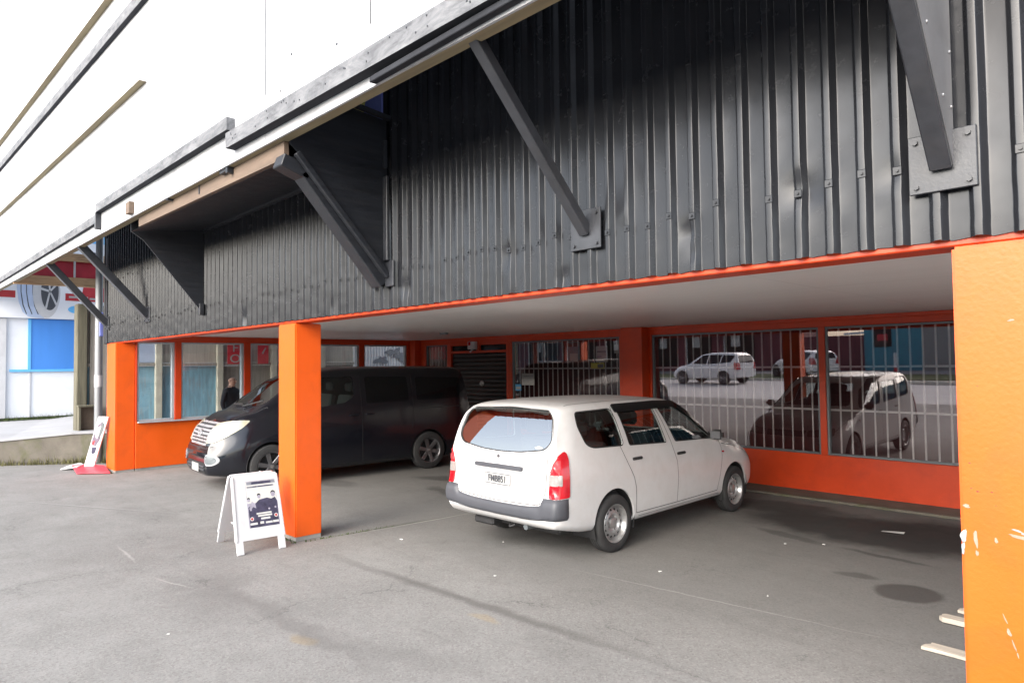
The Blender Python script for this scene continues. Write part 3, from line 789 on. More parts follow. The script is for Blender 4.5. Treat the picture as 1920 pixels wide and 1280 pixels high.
def black_van():
    root = thing('people_carrier', 'blue-black people carrier with a bright slatted grille, nosing out behind the middle orange pillar', 'van', (-11.11, 7.68, 0), 3.069)
    sp = dict(y0=-.97, y1=3.83, hw=.895, tl=.7, nl=.55,
        zb=[(-.97, .24), (-.6, .20), (2.6, .19), (3.3, .20), (3.83, .24)],
        zt=[(-.97, 1.875), (-.93, 1.90), (-.5, 1.915), (.8, 1.925), (1.6, 1.915), (2.05, 1.875), (2.3, 1.80), (2.52, 1.70), (2.8, 1.505), (3.05, 1.32), (3.17, 1.235), (3.35, 1.185), (3.55, 1.115), (3.70, 1.04), (3.79, .96), (3.83, .86)],
        W=[(-.97, .86), (-.93, .88), (-.7, .89), (2.9, .895), (3.3, .87), (3.55, .80), (3.73, .70), (3.83, .58)],
        zbelt=[(-.97, 1.27), (1.3, 1.26), (2.2, 1.20), (2.9, 1.12), (3.3, 1.02), (3.83, .70)],
        wb=[(-.97, .80), (-.7, .86), (2.5, .86), (3.0, .83), (3.4, .77), (3.65, .69), (3.83, .54)],
        wr=[(-.97, .67), (-.8, .69), (1.9, .685), (2.5, .70), (3.0, .76), (3.3, .745), (3.6, .66), (3.83, .46)],
        rdrop=[(-.97, .10), (1.9, .11), (2.6, .10), (3.2, .06), (3.83, .07)],
        tail=[(.2, .04), (.4, 0), (1.2, 0), (1.5, .05), (1.85, .13)],
        nose=[(.2, -.04), (.35, .015), (.50, .02), (.64, -.005), (.72, -.03), (.95, -.07), (1.1, -.12)],
        arches=[(0, .35, .385), (2.95, .35, .385)])
    fwin = rnd([(1.50, 1.745), (2.10, 1.735), (2.42, 1.60), (2.80, 1.33), (2.74, 1.235), (2.2, 1.235), (1.66, 1.30), (1.50, 1.40)], .05)
    swin = rnd([(.42, 1.72), (1.27, 1.735), (1.27, 1.27), (.42, 1.28)], .05)
    qwin = rnd([(-.78, 1.68), (.24, 1.715), (.24, 1.28), (-.72, 1.30)], .06)
    shield = rnd([(-.60, 1.76), (.60, 1.76), (.70, 1.34), (.55, 1.295), (0, 1.28), (-.55, 1.295), (-.70, 1.34)], .06)
    body, bvh = make_body(root, sp, M['van_black'], (fwin,), None, shield, (-3, -2.5), (2.15, 3.30))
    arch_liner(root, sp)
    gaps = MB(); tr = MB()
    for s in (1, -1):
        C = caster(bvh, 'side', s)
        decal('front_door_window', M['car_glass'], root, C, fwin, off=-.010)
        decal('sliding_door_window', M['dark_glass'], root, C, swin, .001, .002)
        decal('quarter_window', M['dark_glass'], root, C, qwin, .001, .002)
        for line in ([(1.38, 1.76), (1.37, 1.2), (1.365, .26)], [(2.50, 1.60), (2.66, 1.25), (2.72, 1.0), (2.66, .80), (2.52, .62)], [(1.365, .26), (2.44, .26)],
                     [(.33, 1.76), (.33, 1.2), (.36, .78)], [(1.365, .26), (.48, .26)], [(-.75, 1.14), (.33, 1.13)]):
            strip(gaps, C, line, .009)
        for line, w in (([(-.55, .66), (-.2, .785)], .01), ([(.50, .60), (1.36, .60)], .012), ([(1.38, .60), (2.45, .60)], .012)):
            strip(tr, C, line, w, .004)
        for (y, z) in ((1.52, 1.08), (1.22, 1.08)):
            h = C(y, z)[0]
            mb = MB(); mb.box(min(h.x, h.x+s*.030), max(h.x, h.x+s*.030), y-.085, y+.085, z-.018, z+.018, .010); mb.build('door_handle', M['van_black'], root)
        h = C(2.58, 1.27)[0]; x = abs(h.x)
        mb = MB(); mb.box(min(s*(x-.02), s*(x+.08)), max(s*(x-.02), s*(x+.08)), 2.52, 2.60, 1.24, 1.28, .012); mb.box(min(s*(x+.04), s*(x+.24)), max(s*(x+.04), s*(x+.24)), 2.48, 2.60, 1.24, 1.42, .045, seg=2)
        mb.build('wing_mirror', M['van_black'], root)
        W = caster(bvh, 'wrapfront', s, (0, 2.6))
        A = lambda x, y, z: (math.atan2(x, y-2.6), z)
        lp = decal('headlamp', M['yellow_lens'], root, W, rnd([A(.42, 3.78, .735), A(.44, 3.72, 1.04), A(.60, 3.55, 1.065), A(.755, 3.33, 1.095), A(.80, 3.26, 1.085), A(.775, 3.36, .98), A(.70, 3.55, .855), A(.58, 3.70, .765)], .03), 0, .016)
        b = MB(); h = W(A(.52, 3.68, .9)[0], .90)[0]
        fg = smoothpoly([(.62+.115*math.cos(a*PI/6), .50+.088*math.sin(a*PI/6)) for a in range(12)], 3)
        Cf = caster(bvh, 'front', s)
        rim = decal('fog_lamp_ring', M['satin'], root, Cf, fg, 0, .014)
        decal('fog_lamp', M['dark_alu'], rim, Cf, [(.62+(u-.62)*.74, .50+(v-.50)*.74) for u, v in fg], .0145, .002)
    gaps.build('panel_gap', M['black'], root, 0); tr.build('side_moulding', M['van_black'], root, 0)
    C = caster(bvh, 'front')
    gap2 = MB(); strip(gap2, caster(bvh, 'top'), [(-.80, 2.98), (-.72, 3.3), (-.62, 3.55), (-.44, 3.70), (0, 3.76), (.44, 3.70), (.62, 3.55), (.72, 3.3), (.80, 2.98)], .008)
    strip(gap2, C, [(-.60, .70), (-.45, .66), (.45, .66), (.60, .70)], .01); gap2.build('bonnet_gap', M['black'], root, 0)
    decal('windscreen', M['shield_glass'], root, C, shield, off=-.008)
    g = decal('grille', M['satin'], root, C, rnd([(-.45, 1.045), (.45, 1.045), (.435, .80), (.40, .70), (-.40, .70), (-.435, .80)], .03), .0, .014)
    sl = MB()
    for k in range(6):
        z = .735+.052*k; w = .385+.03*(k/5)
        decal('x', None, None, C, rnd([(-w, z), (w, z), (w, z+.023), (-w, z+.023)], .008), .0145, .001, .05, mb=sl)
    sl.build('grille_slot', M['black'], g, 0)
    mb = MB(); h = C(0, .88)[0]; mb.lathe([(-.012, .04), (.012, .046), (.016, .06), (.012, .075), (-.012, .08)], 32, 'x'); 
    em = mb.build('emblem_ring', M['satin'], g); em.location = (0, h.y+.022, .88); em.rotation_euler = (0, 0, PI/2)
    mb = MB(); mb.box(-.105, .105, h.y+.018, h.y+.036, .864, .896, .005); mb.build('emblem_bar', M['satin'], em).matrix_parent_inverse = Matrix.Identity(4)
    eb = em.children[0]; eb.parent = g
    pt = MB(); 
    decal('bonnet_trim', M['chrome'], root, C, rnd([(-.17, 1.055), (0, 1.085), (.17, 1.055), (.0, 1.052)], .006), .002, .006)
    ik = decal('lower_intake', M['black'], root, C, rnd([(-.46, .44), (.46, .44), (.43, .27), (-.43, .27)], .03), .001, .002)
    vn = MB()
    for z in (.325, .375): decal('x', None, None, C, rnd([(-.44, z), (.44, z), (.44, z+.02), (-.44, z+.02)], .005), .003, .012, .05, mb=vn)
    vn.build('intake_vane', M['grey_plastic'], ik, 0)
    mb = MB(); h = C(0, .36)[0]; mb.box(-.18, .18, h.y+.012, h.y+.022, .285, .415, .004); mb.build('number_plate', M['plate'], root)
    for x, y in ((.80, 0), (.80, 2.95), (-.80, 0), (-.80, 2.95)):
        wheel(root, x, y, .345, .215, .225, 6, 1 if x > 0 else -1)
    mb = MB(); mb.box(-.78, .78, -.9, 3.0, .30, .45); mb.build('cabin_floor', M['dark_trim'], root)
    mb = MB(); mb.box(-.78, .78, 2.45, 3.0, .75, 1.20, .06); mb.build('dashboard', M['dark_trim'], root)
    mb = MB(); mb.lathe([(0, .165), (.018, .18), (0, .195), (-.018, .18), (0, .165)], 28); sw = mb.build('steering_wheel', M['black'], root); sw.location = (.38, 2.34, 1.14); sw.rotation_euler = Euler((0, -.5, PI/2))
    seats(root, [(((-.66, -.14), (.14, .66)), 1.62, .82, .62), (((-.66, -.14), (.14, .66)), .55, .82, .62)], M['seat'])
    wp = MB(); C2 = caster(bvh, 'top')
    for (a, b) in (((-.1, 3.14), (-.62, 2.98)), ((.45, 3.10), (-.02, 3.10))):
        p, q = C2(*a)[0], C2(*b)[0]; wp.beam(p+Vector((0, .01, .03)), q+Vector((0, .01, .035)), .015, .02)
    wp.build('wiper', M['black'], root)
    return root
van = black_van()

def simple_car(name, label, cat, loc, rz, sp, paint, wins, rear, wheels, R, rimR):
    root = thing(name, label, cat, loc, rz)
    bm = car_shell(sp); bvh = BVHTree.FromBMesh(bm); sharpen(bm, 42); me = bpy.data.meshes.new('body'); bm.to_mesh(me); bm.free(); me.materials.append(paint)
    link('body', me, root)
    ar = MB()
    for s in (1, -1):
        C = caster(bvh, 'side', s)
        for w in wins: decal('side_window', M['dark_glass'], root, C, rnd(w, .04), .001, .002)
        for (y, z, r) in sp['arches']:
            decal('wheel_arch', M['black'], root, C, [(y+r*math.cos(a*PI/16), z+r*math.sin(a*PI/16)) for a in range(32)], .002, .001, .08)
        Cr = caster(bvh, 'wraprear', s, (0, sp['y0']+.8))
        decal('tail_lamp', M['red_lens'], root, Cr, rnd([(.62, .80), (.98, .80), (.98, 1.15), (.72, 1.15)], .04), 0, .01)
    decal('rear_window', M['dark_glass'], root, caster(bvh, 'rear'), rnd(rear, .05), .001, .002)
    for y in wheels:
        for x in (sp['hw']-.07, -(sp['hw']-.07)): wheel(root, x, y, R, .20, rimR, 5, 1 if x > 0 else -1)
    return root
SUV = dict(y0=-.85, y1=3.45, hw=.90, tl=.7, nl=.5,
    zb=[(-.85, .40), (-.4, .32), (2.6, .32), (3.45, .36)], zt=[(-.85, 1.55), (-.78, 1.62), (-.4, 1.68), (.8, 1.70), (1.4, 1.64), (1.7, 1.52), (2.15, 1.22), (2.4, 1.10), (2.9, 1.02), (3.3, .90), (3.45, .75)],
    W=[(-.85, .80), (-.7, .87), (-.3, .90), (2.8, .90), (3.2, .83), (3.45, .65)], zbelt=[(-.85, 1.12), (2.2, 1.03), (2.7, .93), (3.45, .65)],
    wb=[(-.85, .76), (-.5, .85), (2.2, .85), (2.8, .80), (3.45, .60)], wr=[(-.85, .60), (1.6, .64), (2.3, .72), (3.45, .52)], rdrop=[(-.85, .12), (2.0, .10), (3.45, .08)],
    tail=[(.3, 0), (1.0, 0), (1.6, .16)], nose=[(.3, -.04), (.6, 0), (.9, -.1)], arches=[(0, .36, .40), (2.66, .36, .40)])
wins = ([(-.60, 1.52), (.10, 1.57), (.20, 1.14), (-.42, 1.18)], [(.16, 1.57), (.90, 1.59), (1.00, 1.10), (.26, 1.13)], [(.98, 1.58), (1.35, 1.56), (1.98, 1.12), (1.08, 1.09)])
simple_car('parked_suv', 'white four-wheel-drive wagon parked across the street, mirrored in the barred window', 'car', (-17.9, -13.2, 0), PI/2+.10, SUV, M['suv_white'], wins, [(-.58, 1.52), (.58, 1.52), (.66, 1.14), (-.66, 1.14)], (0, 2.66), .355, .23)
simple_car('parked_car', 'smaller white car on the grass verge across the street, beyond the white wagon', 'car', (-15.6, -18.4, .05), PI/2+.6, {**SUV, 'zt': [(a, b-.12 if b > 1.2 else b) for a, b in SUV['zt']]}, M['suv_white'], [[(u, v-.10) for u, v in w] for w in wins], [(-.55, 1.42), (.55, 1.42), (.62, 1.10), (-.62, 1.10)], (0, 2.66), .32, .21)
# ------------------------------------------------------------------ setting
Y0, Y1, X1 = 3.434, 10.093, -14.105
ZB, ZC = 2.41, 2.557                      # underside of the facade beam, ceiling of the carport
def put(mb, name, mat, parent=None, smooth=30):
    """build in world coordinates under a thing standing somewhere else"""
    if parent is not None:
        l = Vector((0, 0, 0)); q = parent
        while q is not None: l += q.location; q = q.parent
        for v in mb.bm.verts: v.co -= l
    return mb.build(name, mat, parent, smooth)

mb = MB(); mb.quad((-160, -160, 0), (160, -160, 0), (160, 160, 0), (-160, 160, 0))
tag(mb.build('ground', M['asphalt'], None, 0), kind='structure')
# raised footpath of the neighbouring lot behind its low retaining wall
WL = [(-22.6, -5.27), (-17.15, 1.98), (-16.3, 3.1), (-15.75, 3.85)]
zt_ = [.42, .475, .595, .60]
bm = bmesh.new()
a = [bm.verts.new((x, y, z-.004)) for (x, y), z in zip(WL, zt_)]
b = [bm.verts.new(p) for p in ((-60, -5.27, .50), (-60, 1.98, .50), (-60, 14, .52), (-15.75, 14, .55))]
bm.faces.new((a[0], a[1], b[1], b[0])); bm.faces.new((a[1], a[2], b[2], b[1])); bm.faces.new((a[2], a[3], b[3], b[2]))
bmesh.ops.recalc_face_normals(bm, faces=bm.faces[:])
mb = MB(); mb._merge(bm); tag(mb.build('path', M['path'], None, 0), kind='structure')
bm = bmesh.new()
for i in range(3):
    p, q = WL[i], WL[i+1]; d = Vector((q[0]-p[0], q[1]-p[1])).normalized(); nn = Vector((-d.y, d.x))*.16
    v = [bm.verts.new(c) for c in ((p[0], p[1], 0), (q[0], q[1], 0), (q[0], q[1], zt_[i+1]), (p[0], p[1], zt_[i]),
         (p[0]+nn.x, p[1]+nn.y, 0), (q[0]+nn.x, q[1]+nn.y, 0), (q[0]+nn.x, q[1]+nn.y, zt_[i+1]), (p[0]+nn.x, p[1]+nn.y, zt_[i]))]
    for f in ((0, 1, 2, 3), (5, 4, 7, 6), (3, 2, 6, 7), (1, 5, 6, 2), (4, 0, 3, 7)): bm.faces.new([v[k] for k in f])
rw = thing('retaining_wall', 'low mossy block retaining wall beside the pale raised path at the far left', 'wall', (-17.15, 1.98, 0))
mb = MB(); mb._merge(bm); put(mb, 'wall_blocks', M['mossy'], rw, 0)
mb = MB()
for i in range(3):
    p, q = WL[i], WL[i+1]; d = Vector((q[0]-p[0], q[1]-p[1], 0)).normalized(); nn = Vector((-d.y, d.x, 0))
    A = Vector((p[0], p[1], zt_[i]+.018))+nn*.07; B = Vector((q[0], q[1], zt_[i+1]+.018))+nn*.07
    mb.beam(A, B, .19, .04, .008)
put(mb, 'coping', M['path'], rw)
def weeds(name, spots, mat, hmin, hmax):
    bm = bmesh.new()
    for (x0, y0, x1, y1, z, n, w) in spots:
        for i in range(n):
            t = random.random(); x = x0+(x1-x0)*t+random.uniform(-w, w); y = y0+(y1-y0)*t+random.uniform(-w, w)
            h = random.uniform(hmin, hmax)*(.4+random.random()*.8); a = random.uniform(0, 2*PI); dx, dy = math.cos(a), math.sin(a); ww = .007
            lean = random.uniform(.1, .6)*h
            bm.faces.new([bm.verts.new(p) for p in ((x-dy*ww, y+dx*ww, z), (x+dy*ww, y-dx*ww, z), (x+dx*lean*.5, y+dy*lean*.5, z+h*.6))])
            bm.faces.new([bm.verts.new(p) for p in ((x-dy*ww*.8+dx*lean*.3, y+dx*ww*.8+dy*lean*.3, z+h*.4), (x+dy*ww*.8+dx*lean*.3, y-dx*ww*.8+dy*lean*.3, z+h*.4), (x+dx*lean, y+dy*lean, z+h))])
    mb = MB(); mb._merge(bm); o = mb.build(name, mat, None, 0); tag(o, kind='stuff'); return o
tag(weeds('weeds', [(-17.5, 1.4, -16.9, 2.2, 0, 260, .10), (-16.9, 2.2, -15.8, 3.65, 0, 420, .07), (-18.6, .0, -17.4, 1.6, 0, 260, .08), (-16.3, 3.05, -15.9, 3.6, 0, 200, .09)], M['dry_grass'], .05, .20), 'straggling weeds at the foot of the mossy retaining wall', 'weeds')
tag(weeds('grass_strip', [(-23.85, -3.0, -23.85, 4.6, .49, 2600, .16)], M['grass'], .05, .16), 'strip of grass along the foot of the white and blue shop', 'grass')
tag(weeds('moss_tufts', [(-7.5, 3.40, -7.0, 3.40, 0, 60, .03), (-6.98, 3.5, -6.9, 4.6, 0, 90, .02), (-14.75, 3.30, -14.1, 3.29, 0, 60, .03)], M['grass'], .008, .03), 'tiny tufts of moss at the feet of the orange pillars', 'moss')

# ------------------------------------------------------------------ the building with the carport
B = thing('shop_building', 'low shop with dark corrugated upper wall over an open carport on orange pillars', 'building', (-7.2, 3.434, 0))
bm = bmesh.new()
x = -15.22; prof = []
pt = .152
raw = []
while x < 3.4:
    raw += [(x, 0), (x+.068, 0), (x+.088, -.034), (x+.118, -.034), (x+.141, 0)]
    x += .152
for i, p in enumerate(raw):                       # roll-formed sheet: every fold has a small radius
    if i == 0 or i == len(raw)-1 or i % 5 == 0: prof.append(p+(i//5,)); continue
    P_, A_, B_ = Vector(p), Vector(raw[i-1]), Vector(raw[i+1]); rr = .0032
    a_, b_ = P_+(A_-P_).normalized()*rr, P_+(B_-P_).normalized()*rr
    for k in range(5): q_ = k/4; v_ = a_*(1-q_)**2+P_*2*q_*(1-q_)+b_*q_*q_; prof.append((v_.x, v_.y, i//5))
zs = [2.437, 2.48, 2.52, 2.56, 2.60, 2.64, 2.68, 2.72, 2.76, 2.80, 2.84, 2.88, 2.92, 3.0, 3.2, 3.4, 3.6, 3.8, 4.0, 4.2, 4.5, 4.8, 5.2, 5.6, 6.0, 6.6]
DENTS = [(-1.44, 2.79, .055, .022), (-1.36, 2.76, .03, .012), (-2.08, 2.66, .05, .020), (-2.05, 2.54, .03, .014), (-3.6, 2.72, .06, .018), (-1.0, 2.78, .03, .012), (-4.9, 2.60, .05, .018), (-6.2, 2.52, .05, .018), (-3.05, 2.50, .04, .014), (-8.4, 2.55, .06, .018), (-.45, 2.80, .03, .012), (-2.55, 2.86, .04, -.010)]
rows = []
rng = random.Random(3)
jit = {}
for j, z in enumerate(zs):
    r = []
    for i, (px, py, k) in enumerate(prof):
        for (dx_, dz_, dr_, dd_) in DENTS:
            q_ = ((px-dx_)/dr_)**2+((z-dz_)/(dr_*1.3))**2
            if q_ < 6: py += dd_*math.exp(-q_)
        if (k, j) not in jit: jit[(k, j)] = (rng.uniform(-.0007, .0007), rng.uniform(-.0010, .0010))
        jy, jx = jit[(k, j)]
        zz = z+(rng.uniform(-.004, .004) if j == 0 else 0)
        r.append(bm.verts.new((px+jx, Y0-.012+py+jy, zz)))
    rows.append(r)
for a, b in zip(rows, rows[1:]):
    for i in range(len(a)-1): bm.faces.new((a[i], a[i+1], b[i+1], b[i]))
mb = MB(); mb._merge(bm)
for zrow, st in ((2.77, 1), (3.62, 2), (4.55, 2)):
    k = 0; x = -15.22+.104
    while x < 3.2:
        if k % st == 0 and rng.random() > .15:
            y = Y0-.046; dz = rng.uniform(-.03, .03); 
            mb.box(x-.020, x+.020, y-.004, y+.006, zrow+dz-.020, zrow+dz+.020, .003)
            mb.cyl((x, y-.012, zrow+dz), (x, y, zrow+dz), .008, n=6)
        x += .152; k += 1
put(mb, 'corrugated_cladding', M['charcoal'], B, 30)
mb = MB(); mb.box(-15.15, -15.02, Y0-.05, Y0-.046, 2.43, 4.5); mb.box(-15.26, -15.215, Y0-.055, Y0+.15, 2.42, 6.6, .006); put(mb, 'corner_flashing', M['black_steel'], B)
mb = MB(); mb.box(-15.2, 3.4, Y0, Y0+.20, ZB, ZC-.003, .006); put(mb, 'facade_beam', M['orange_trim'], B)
mb = MB(); mb.box(-14.2, 3.4, Y0+.18, Y1+.1, ZC, ZC+.12); put(mb, 'carport_ceiling', M['ceiling'], B, 0)
mb = MB(); mb.cyl((-10.49, 8.19, ZC-.03), (-10.49, 8.19, ZC+.01), .085, n=24); put(mb, 'ceiling_vent', M['dark_alu'], B)
mb = MB(); mb.box(-15.2, 3.4, Y0+.03, 14, ZC+.13, 6.5); put(mb, 'upper_storey', M['black_steel'], B, 0)
# chipped paint on the near pillar: shallow flakes with an outline of their own
def pillar(x0, x1, y0, y1, label=None):
    mb = MB(); mb.box(x0, x1, y0, y1, .035, ZB-.002, .012, seg=2); o = put(mb, 'pillar', M['orange'], B)
    mb = MB(); mb.box(x0+.008, x1-.008, y0+.008, y1-.008, 0, .05); put(mb, 'pillar_foot', M['concrete'], o)
    if label: o['label'] = label
    return o
pillar(-14.75, -14.125, 3.33, 3.66, 'far orange pillar with the sign leaning on it')
pillar(-7.485, -7.06, Y0-.005, Y0+.31, 'middle orange pillar behind the sandwich board')
near = pillar(-.79, -.36, Y0-.005, Y0+.31, 'near orange pillar with chipped paint')
pillar(2.9, 3.38, Y0-.005, Y0+.31)
def blob(cx, cz, rx, rz, seed, ang=0, n=22, rough=.35):
    r = random.Random(seed); ph = [r.uniform(0, 6.28) for _ in range(4)]
    out = []
    for i in range(n):
        t = 2*PI*i/n; k = 1+rough*(.5*math.sin(2*t+ph[0])+.35*math.sin(3*t+ph[1])+.3*math.sin(5*t+ph[2])+.2*math.sin(8*t+ph[3]))
        u, v = rx*k*math.cos(t), rz*k*math.sin(t)
        out.append((cx+u*math.cos(ang)-v*math.sin(ang), cz+u*math.sin(ang)+v*math.cos(ang)))
    return out
def flakes(name, mat, items, y):
    mb = MB()
    for it in items:
        mb.prism([(u, y, v) for u, v in blob(*it)], (0, -.0015, 0))
    return put(mb, name, mat, near, 0)
M['flake_pink'] = mk('pinkish_primer', (.62, .22, .17), .7, var=.2, vscale=40)
M['flake_white'] = mk('bare_white_undercoat', (.34, .35, .37), .75, var=.12, vscale=60, dirt=(.18, .18, .2), dscale=25, damt=.5)
FY = Y0-.005
flakes('paint_flake', M['flake_white'], [(-.779, 1.155, .010, .030, 1), (-.782, 1.105, .006, .026, 2), (-.590, 1.208, .015, .004, 3, -.25), (-.560, 1.198, .016, .004, 4)], FY)
flakes('primer_patch', M['flake_pink'], [(-.765, 1.285, .013, .007, 5), (-.735, 1.15, .008, .030, 6, .1), (-.732, 1.09, .005, .012, 7), (-.575, 1.182, .035, .008, 8, -.1), (-.663, 1.155, .006, .010, 10), (-.585, 2.075, .011, .004, 11, .3),
       (-.642, .838, .0022, .020, 12, .35), (-.630, .785, .005, .018, 13, .35), (-.614, .735, .0022, .024, 14, .35), (-.603, .70, .0025, .010, 15, .3)], FY)
mb = MB()
for (u, v, r) in ((-.745, 1.363, .004), (-.722, 1.352, .006), (-.672, 1.355, .005), (-.748, 1.47, .005), (-.66, 1.30, .003), (-.71, 1.80, .003)): mb.prism([(a, FY, b) for a, b in blob(u, v, r*1.0, r*.4, int(u*-1e4))], (0, -.0008, 0))
put(mb, 'scuff', M['ink'], near, 0)

# back wall with its barred windows
mb = MB()
mb.box(X1, 3.4, Y1, Y1+.14, 2.415, ZC, .004)                                       # lintel band
mb.box(-10.60, 3.4, Y1, Y1+.14, -.02, .55, .004)
mb.box(X1, -12.78, Y1, Y1+.14, -.02, .55, .004)
mb.box(-.86, 3.4, Y1+.002, Y1+.14, .55, 2.415)
for x0, x1 in ((X1-.05, -13.66), (-12.80, -12.70), (-10.66, -10.56), (-7.66, -6.95), (-4.035, -3.945)): mb.box(x0, x1, Y1-.012, Y1+.13, .548, 2.417, .006)
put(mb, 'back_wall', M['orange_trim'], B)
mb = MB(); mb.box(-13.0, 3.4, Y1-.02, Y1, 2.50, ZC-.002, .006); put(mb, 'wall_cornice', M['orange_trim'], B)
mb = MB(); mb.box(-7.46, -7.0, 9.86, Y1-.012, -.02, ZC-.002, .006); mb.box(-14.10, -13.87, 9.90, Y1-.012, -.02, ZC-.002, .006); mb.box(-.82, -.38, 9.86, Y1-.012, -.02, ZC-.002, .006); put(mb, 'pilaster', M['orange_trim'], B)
mb = MB(); mb.box(-10.6, 3.3, 9.42, 9.55, 0, .035, .01); put(mb, 'floor_kerb', M['mossy'], B)
mb = MB(); mb.box(-10.6, 3.3, 9.56, Y1, .001, .012); put(mb, 'floor_gutter', M['mossy'], B)
TILT = math.radians(.9)
def window(x0, x1, z0, z1, y, step=.152, hz=(1.83, 1.20), bars=True, label=None):
    f = MB(); w = .030
    f.box(x0, x1, y+.01, y+.075, z0, z0+w, .004); f.box(x0, x1, y+.01, y+.075, z1-w, z1, .004)
    f.box(x0, x0+w, y+.01, y+.075, z0+w, z1-w, .004); f.box(x1-w, x1, y+.01, y+.075, z0+w, z1-w, .004)
    fr = put(f, 'window', M['dark_alu'], B)
    if label: fr['label'] = label
    g = MB(); h = z1-z0; dy = h/2*math.sin(TILT)
    g.quad((x0+w*.8, y+.042+dy, z0+w*.8), (x1-w*.8, y+.042+dy, z0+w*.8), (x1-w*.8, y+.042-dy, z1-w*.8), (x0+w*.8, y+.042-dy, z1-w*.8))
    put(g, 'window_glass', M['shop_glass'], fr, 0)
    if bars:
        b = MB(); n = max(1, round((x1-x0)/step)); 
        for i in range(1, n): xx = x0+(x1-x0)*i/n; b.box(xx-.011, xx+.011, y+.105, y+.117, z0+.01, z1-.01, .002)
        for z in hz: b.box(x0, x1, y+.119, y+.129, z-.014, z+.014, .002)
        put(b, 'security_bars', M['bar'], fr)
    return fr
window(-10.555, -7.665, .552, 2.412, Y1, .137, label='window with notices stuck inside, left of the pilaster')
window(-6.945, -4.037, .552, 2.412, Y1, label='wide window reflecting the street, right of the pilaster')
window(-3.943, -.865, .552, 2.412, Y1, label='wide window next to the near pillar')
window(-13.655, -12.805, .552, 2.412, Y1, .13, (1.83,))
mb = MB(); mb.box(-14.0, 3.3, Y1+.34, Y1+.36, 0, ZC); put(mb, 'curtain', M['maroon'], B, 0)
# door with its roller shutter and fanlight
mb = MB()
for x0, x1 in ((-12.70, -12.64), (-10.72, -10.66)): mb.box(x0, x1, Y1-.02, Y1+.10, 0, 2.415, .006)
mb.box(-12.64, -10.72, Y1-.02, Y1+.10, 2.195, 2.25, .006); mb.box(-12.64, -10.72, Y1-.02, Y1+.10, 2.375, 2.415, .006); mb.box(-11.72, -11.62, Y1-.015, Y1+.09, 2.25, 2.375, .005)
df = put(mb, 'door_frame', M['orange_trim'], B)
mb = MB()
for k in range(22):
    z = .02+.099*k
    b = bmesh.new(); A = []
    for (dy, dz) in ((0, 0), (-.014, .012), (-.018, .05), (-.014, .085), (0, .097)): A.append([b.verts.new((xx, Y1+.05+dy, z+dz)) for xx in (-12.64, -10.72)])
    for p, q in zip(A, A[1:]): b.faces.new((p[0], p[1], q[1], q[0]))
    mb._merge(b)
sh = put(mb, 'roller_shutter', M['shutter'], B, 50)
mb = MB(); mb.ball((-11.57, Y1+.02, 1.50), .07, (1, .45, 1)); mb.cyl((-11.57, Y1+.03, 1.50), (-11.57, Y1-.03, 1.50), .03, n=16); put(mb, 'shutter_lock', M['silver'], sh)
mb = MB(); mb.box(-12.64, -10.72, Y1+.04, Y1+.05, 2.25, 2.375); put(mb, 'fanlight', M['dark_glass'], df, 0)
al = thing('security_light', 'white security light box with a red lens above the roller door', 'light', (-11.78, Y1-.02, 2.36))
mb = MB(); mb.box(-11.91, -11.66, Y1-.12, Y1-.021, 2.28, 2.46, .012); put(mb, 'lamp_box', M['white_plastic'], al)
mb = MB(); mb.box(-11.87, -11.79, Y1-.135, Y1-.119, 2.37, 2.45, .008); put(mb, 'lens', M['red_lens'], al)
mb = MB(); mb.tube([(-11.73, Y1-.10, 2.29), (-11.73, Y1-.19, 2.22)], .02); put(mb, 'sensor', M['white_plastic'], al)

def flat_sheet(name, label, cat, mat, x0, x1, z0, z1, y, th=.0015, group=None, prints=()):
    t = thing(name, label, cat, ((x0+x1)/2, y, z0), 0, group)
    mb = MB(); mb.box(x0, x1, y, y+th, z0, z1); put(mb, 'sheet', mat, t, 0)
    for (u0, u1, v0, v1, m) in prints:
        mb = MB(); mb.box(x0+(x1-x0)*u0, x0+(x1-x0)*u1, y-.001, y-.0002, z0+(z1-z0)*v0, z0+(z1-z0)*v1); put(mb, 'print', m, t, 0)
    return t
YP = Y1+.095
G = 'notices taped inside the shop window'
flat_sheet('notice', 'white printed notice low in the window beside the roller door', 'notice', M['paper'], -10.30, -9.92, 1.48, 1.73, YP-.055, group=G, prints=((.1, .9, .72, .78, M['grey_ink']), (.1, .8, .55, .58, M['grey_ink']), (.1, .85, .42, .45, M['grey_ink']), (.1, .6, .3, .33, M['grey_ink'])))
flat_sheet('notice', 'pale poster high in the middle of the window left of the pilaster', 'notice', M['grey_ink'], -9.06, -8.74, 1.96, 2.26, YP, group=G, prints=((.3, .95, .05, .55, M['paper']),))
flat_sheet('notice', 'white poster above the yellow-green card near the pilaster', 'notice', M['paper'], -8.30, -8.02, 1.945, 2.255, YP, group=G, prints=((.1, .9, .6, .7, M['grey_ink']), (.1, .5, .3, .4, M['mauve_ink'])))
flat_sheet('notice', 'small white poster hard against the pilaster', 'notice', M['paper'], -7.86, -7.69, 2.11, 2.27, YP, group=G)
flat_sheet('notice', 'yellow-green card on the upper bar near the pilaster', 'notice', M['yellow'], -8.43, -8.10, 1.825, 1.93, YP, group=G, prints=((.5, .95, .1, .8, M['grey_ink']),))
flat_sheet('notice', 'long white strip notice along the upper part of the window', 'notice', M['mauve_ink'], -9.86, -9.15, 1.955, 1.995, YP, group=G)
flat_sheet('notice', 'dark blue sticker sheet at the bottom corner by the roller door', 'notice', M['sky_blue'], -10.50, -10.32, 1.36, 1.50, YP-.055, group=G, prints=((.1, .9, .2, .6, M['paper']),))

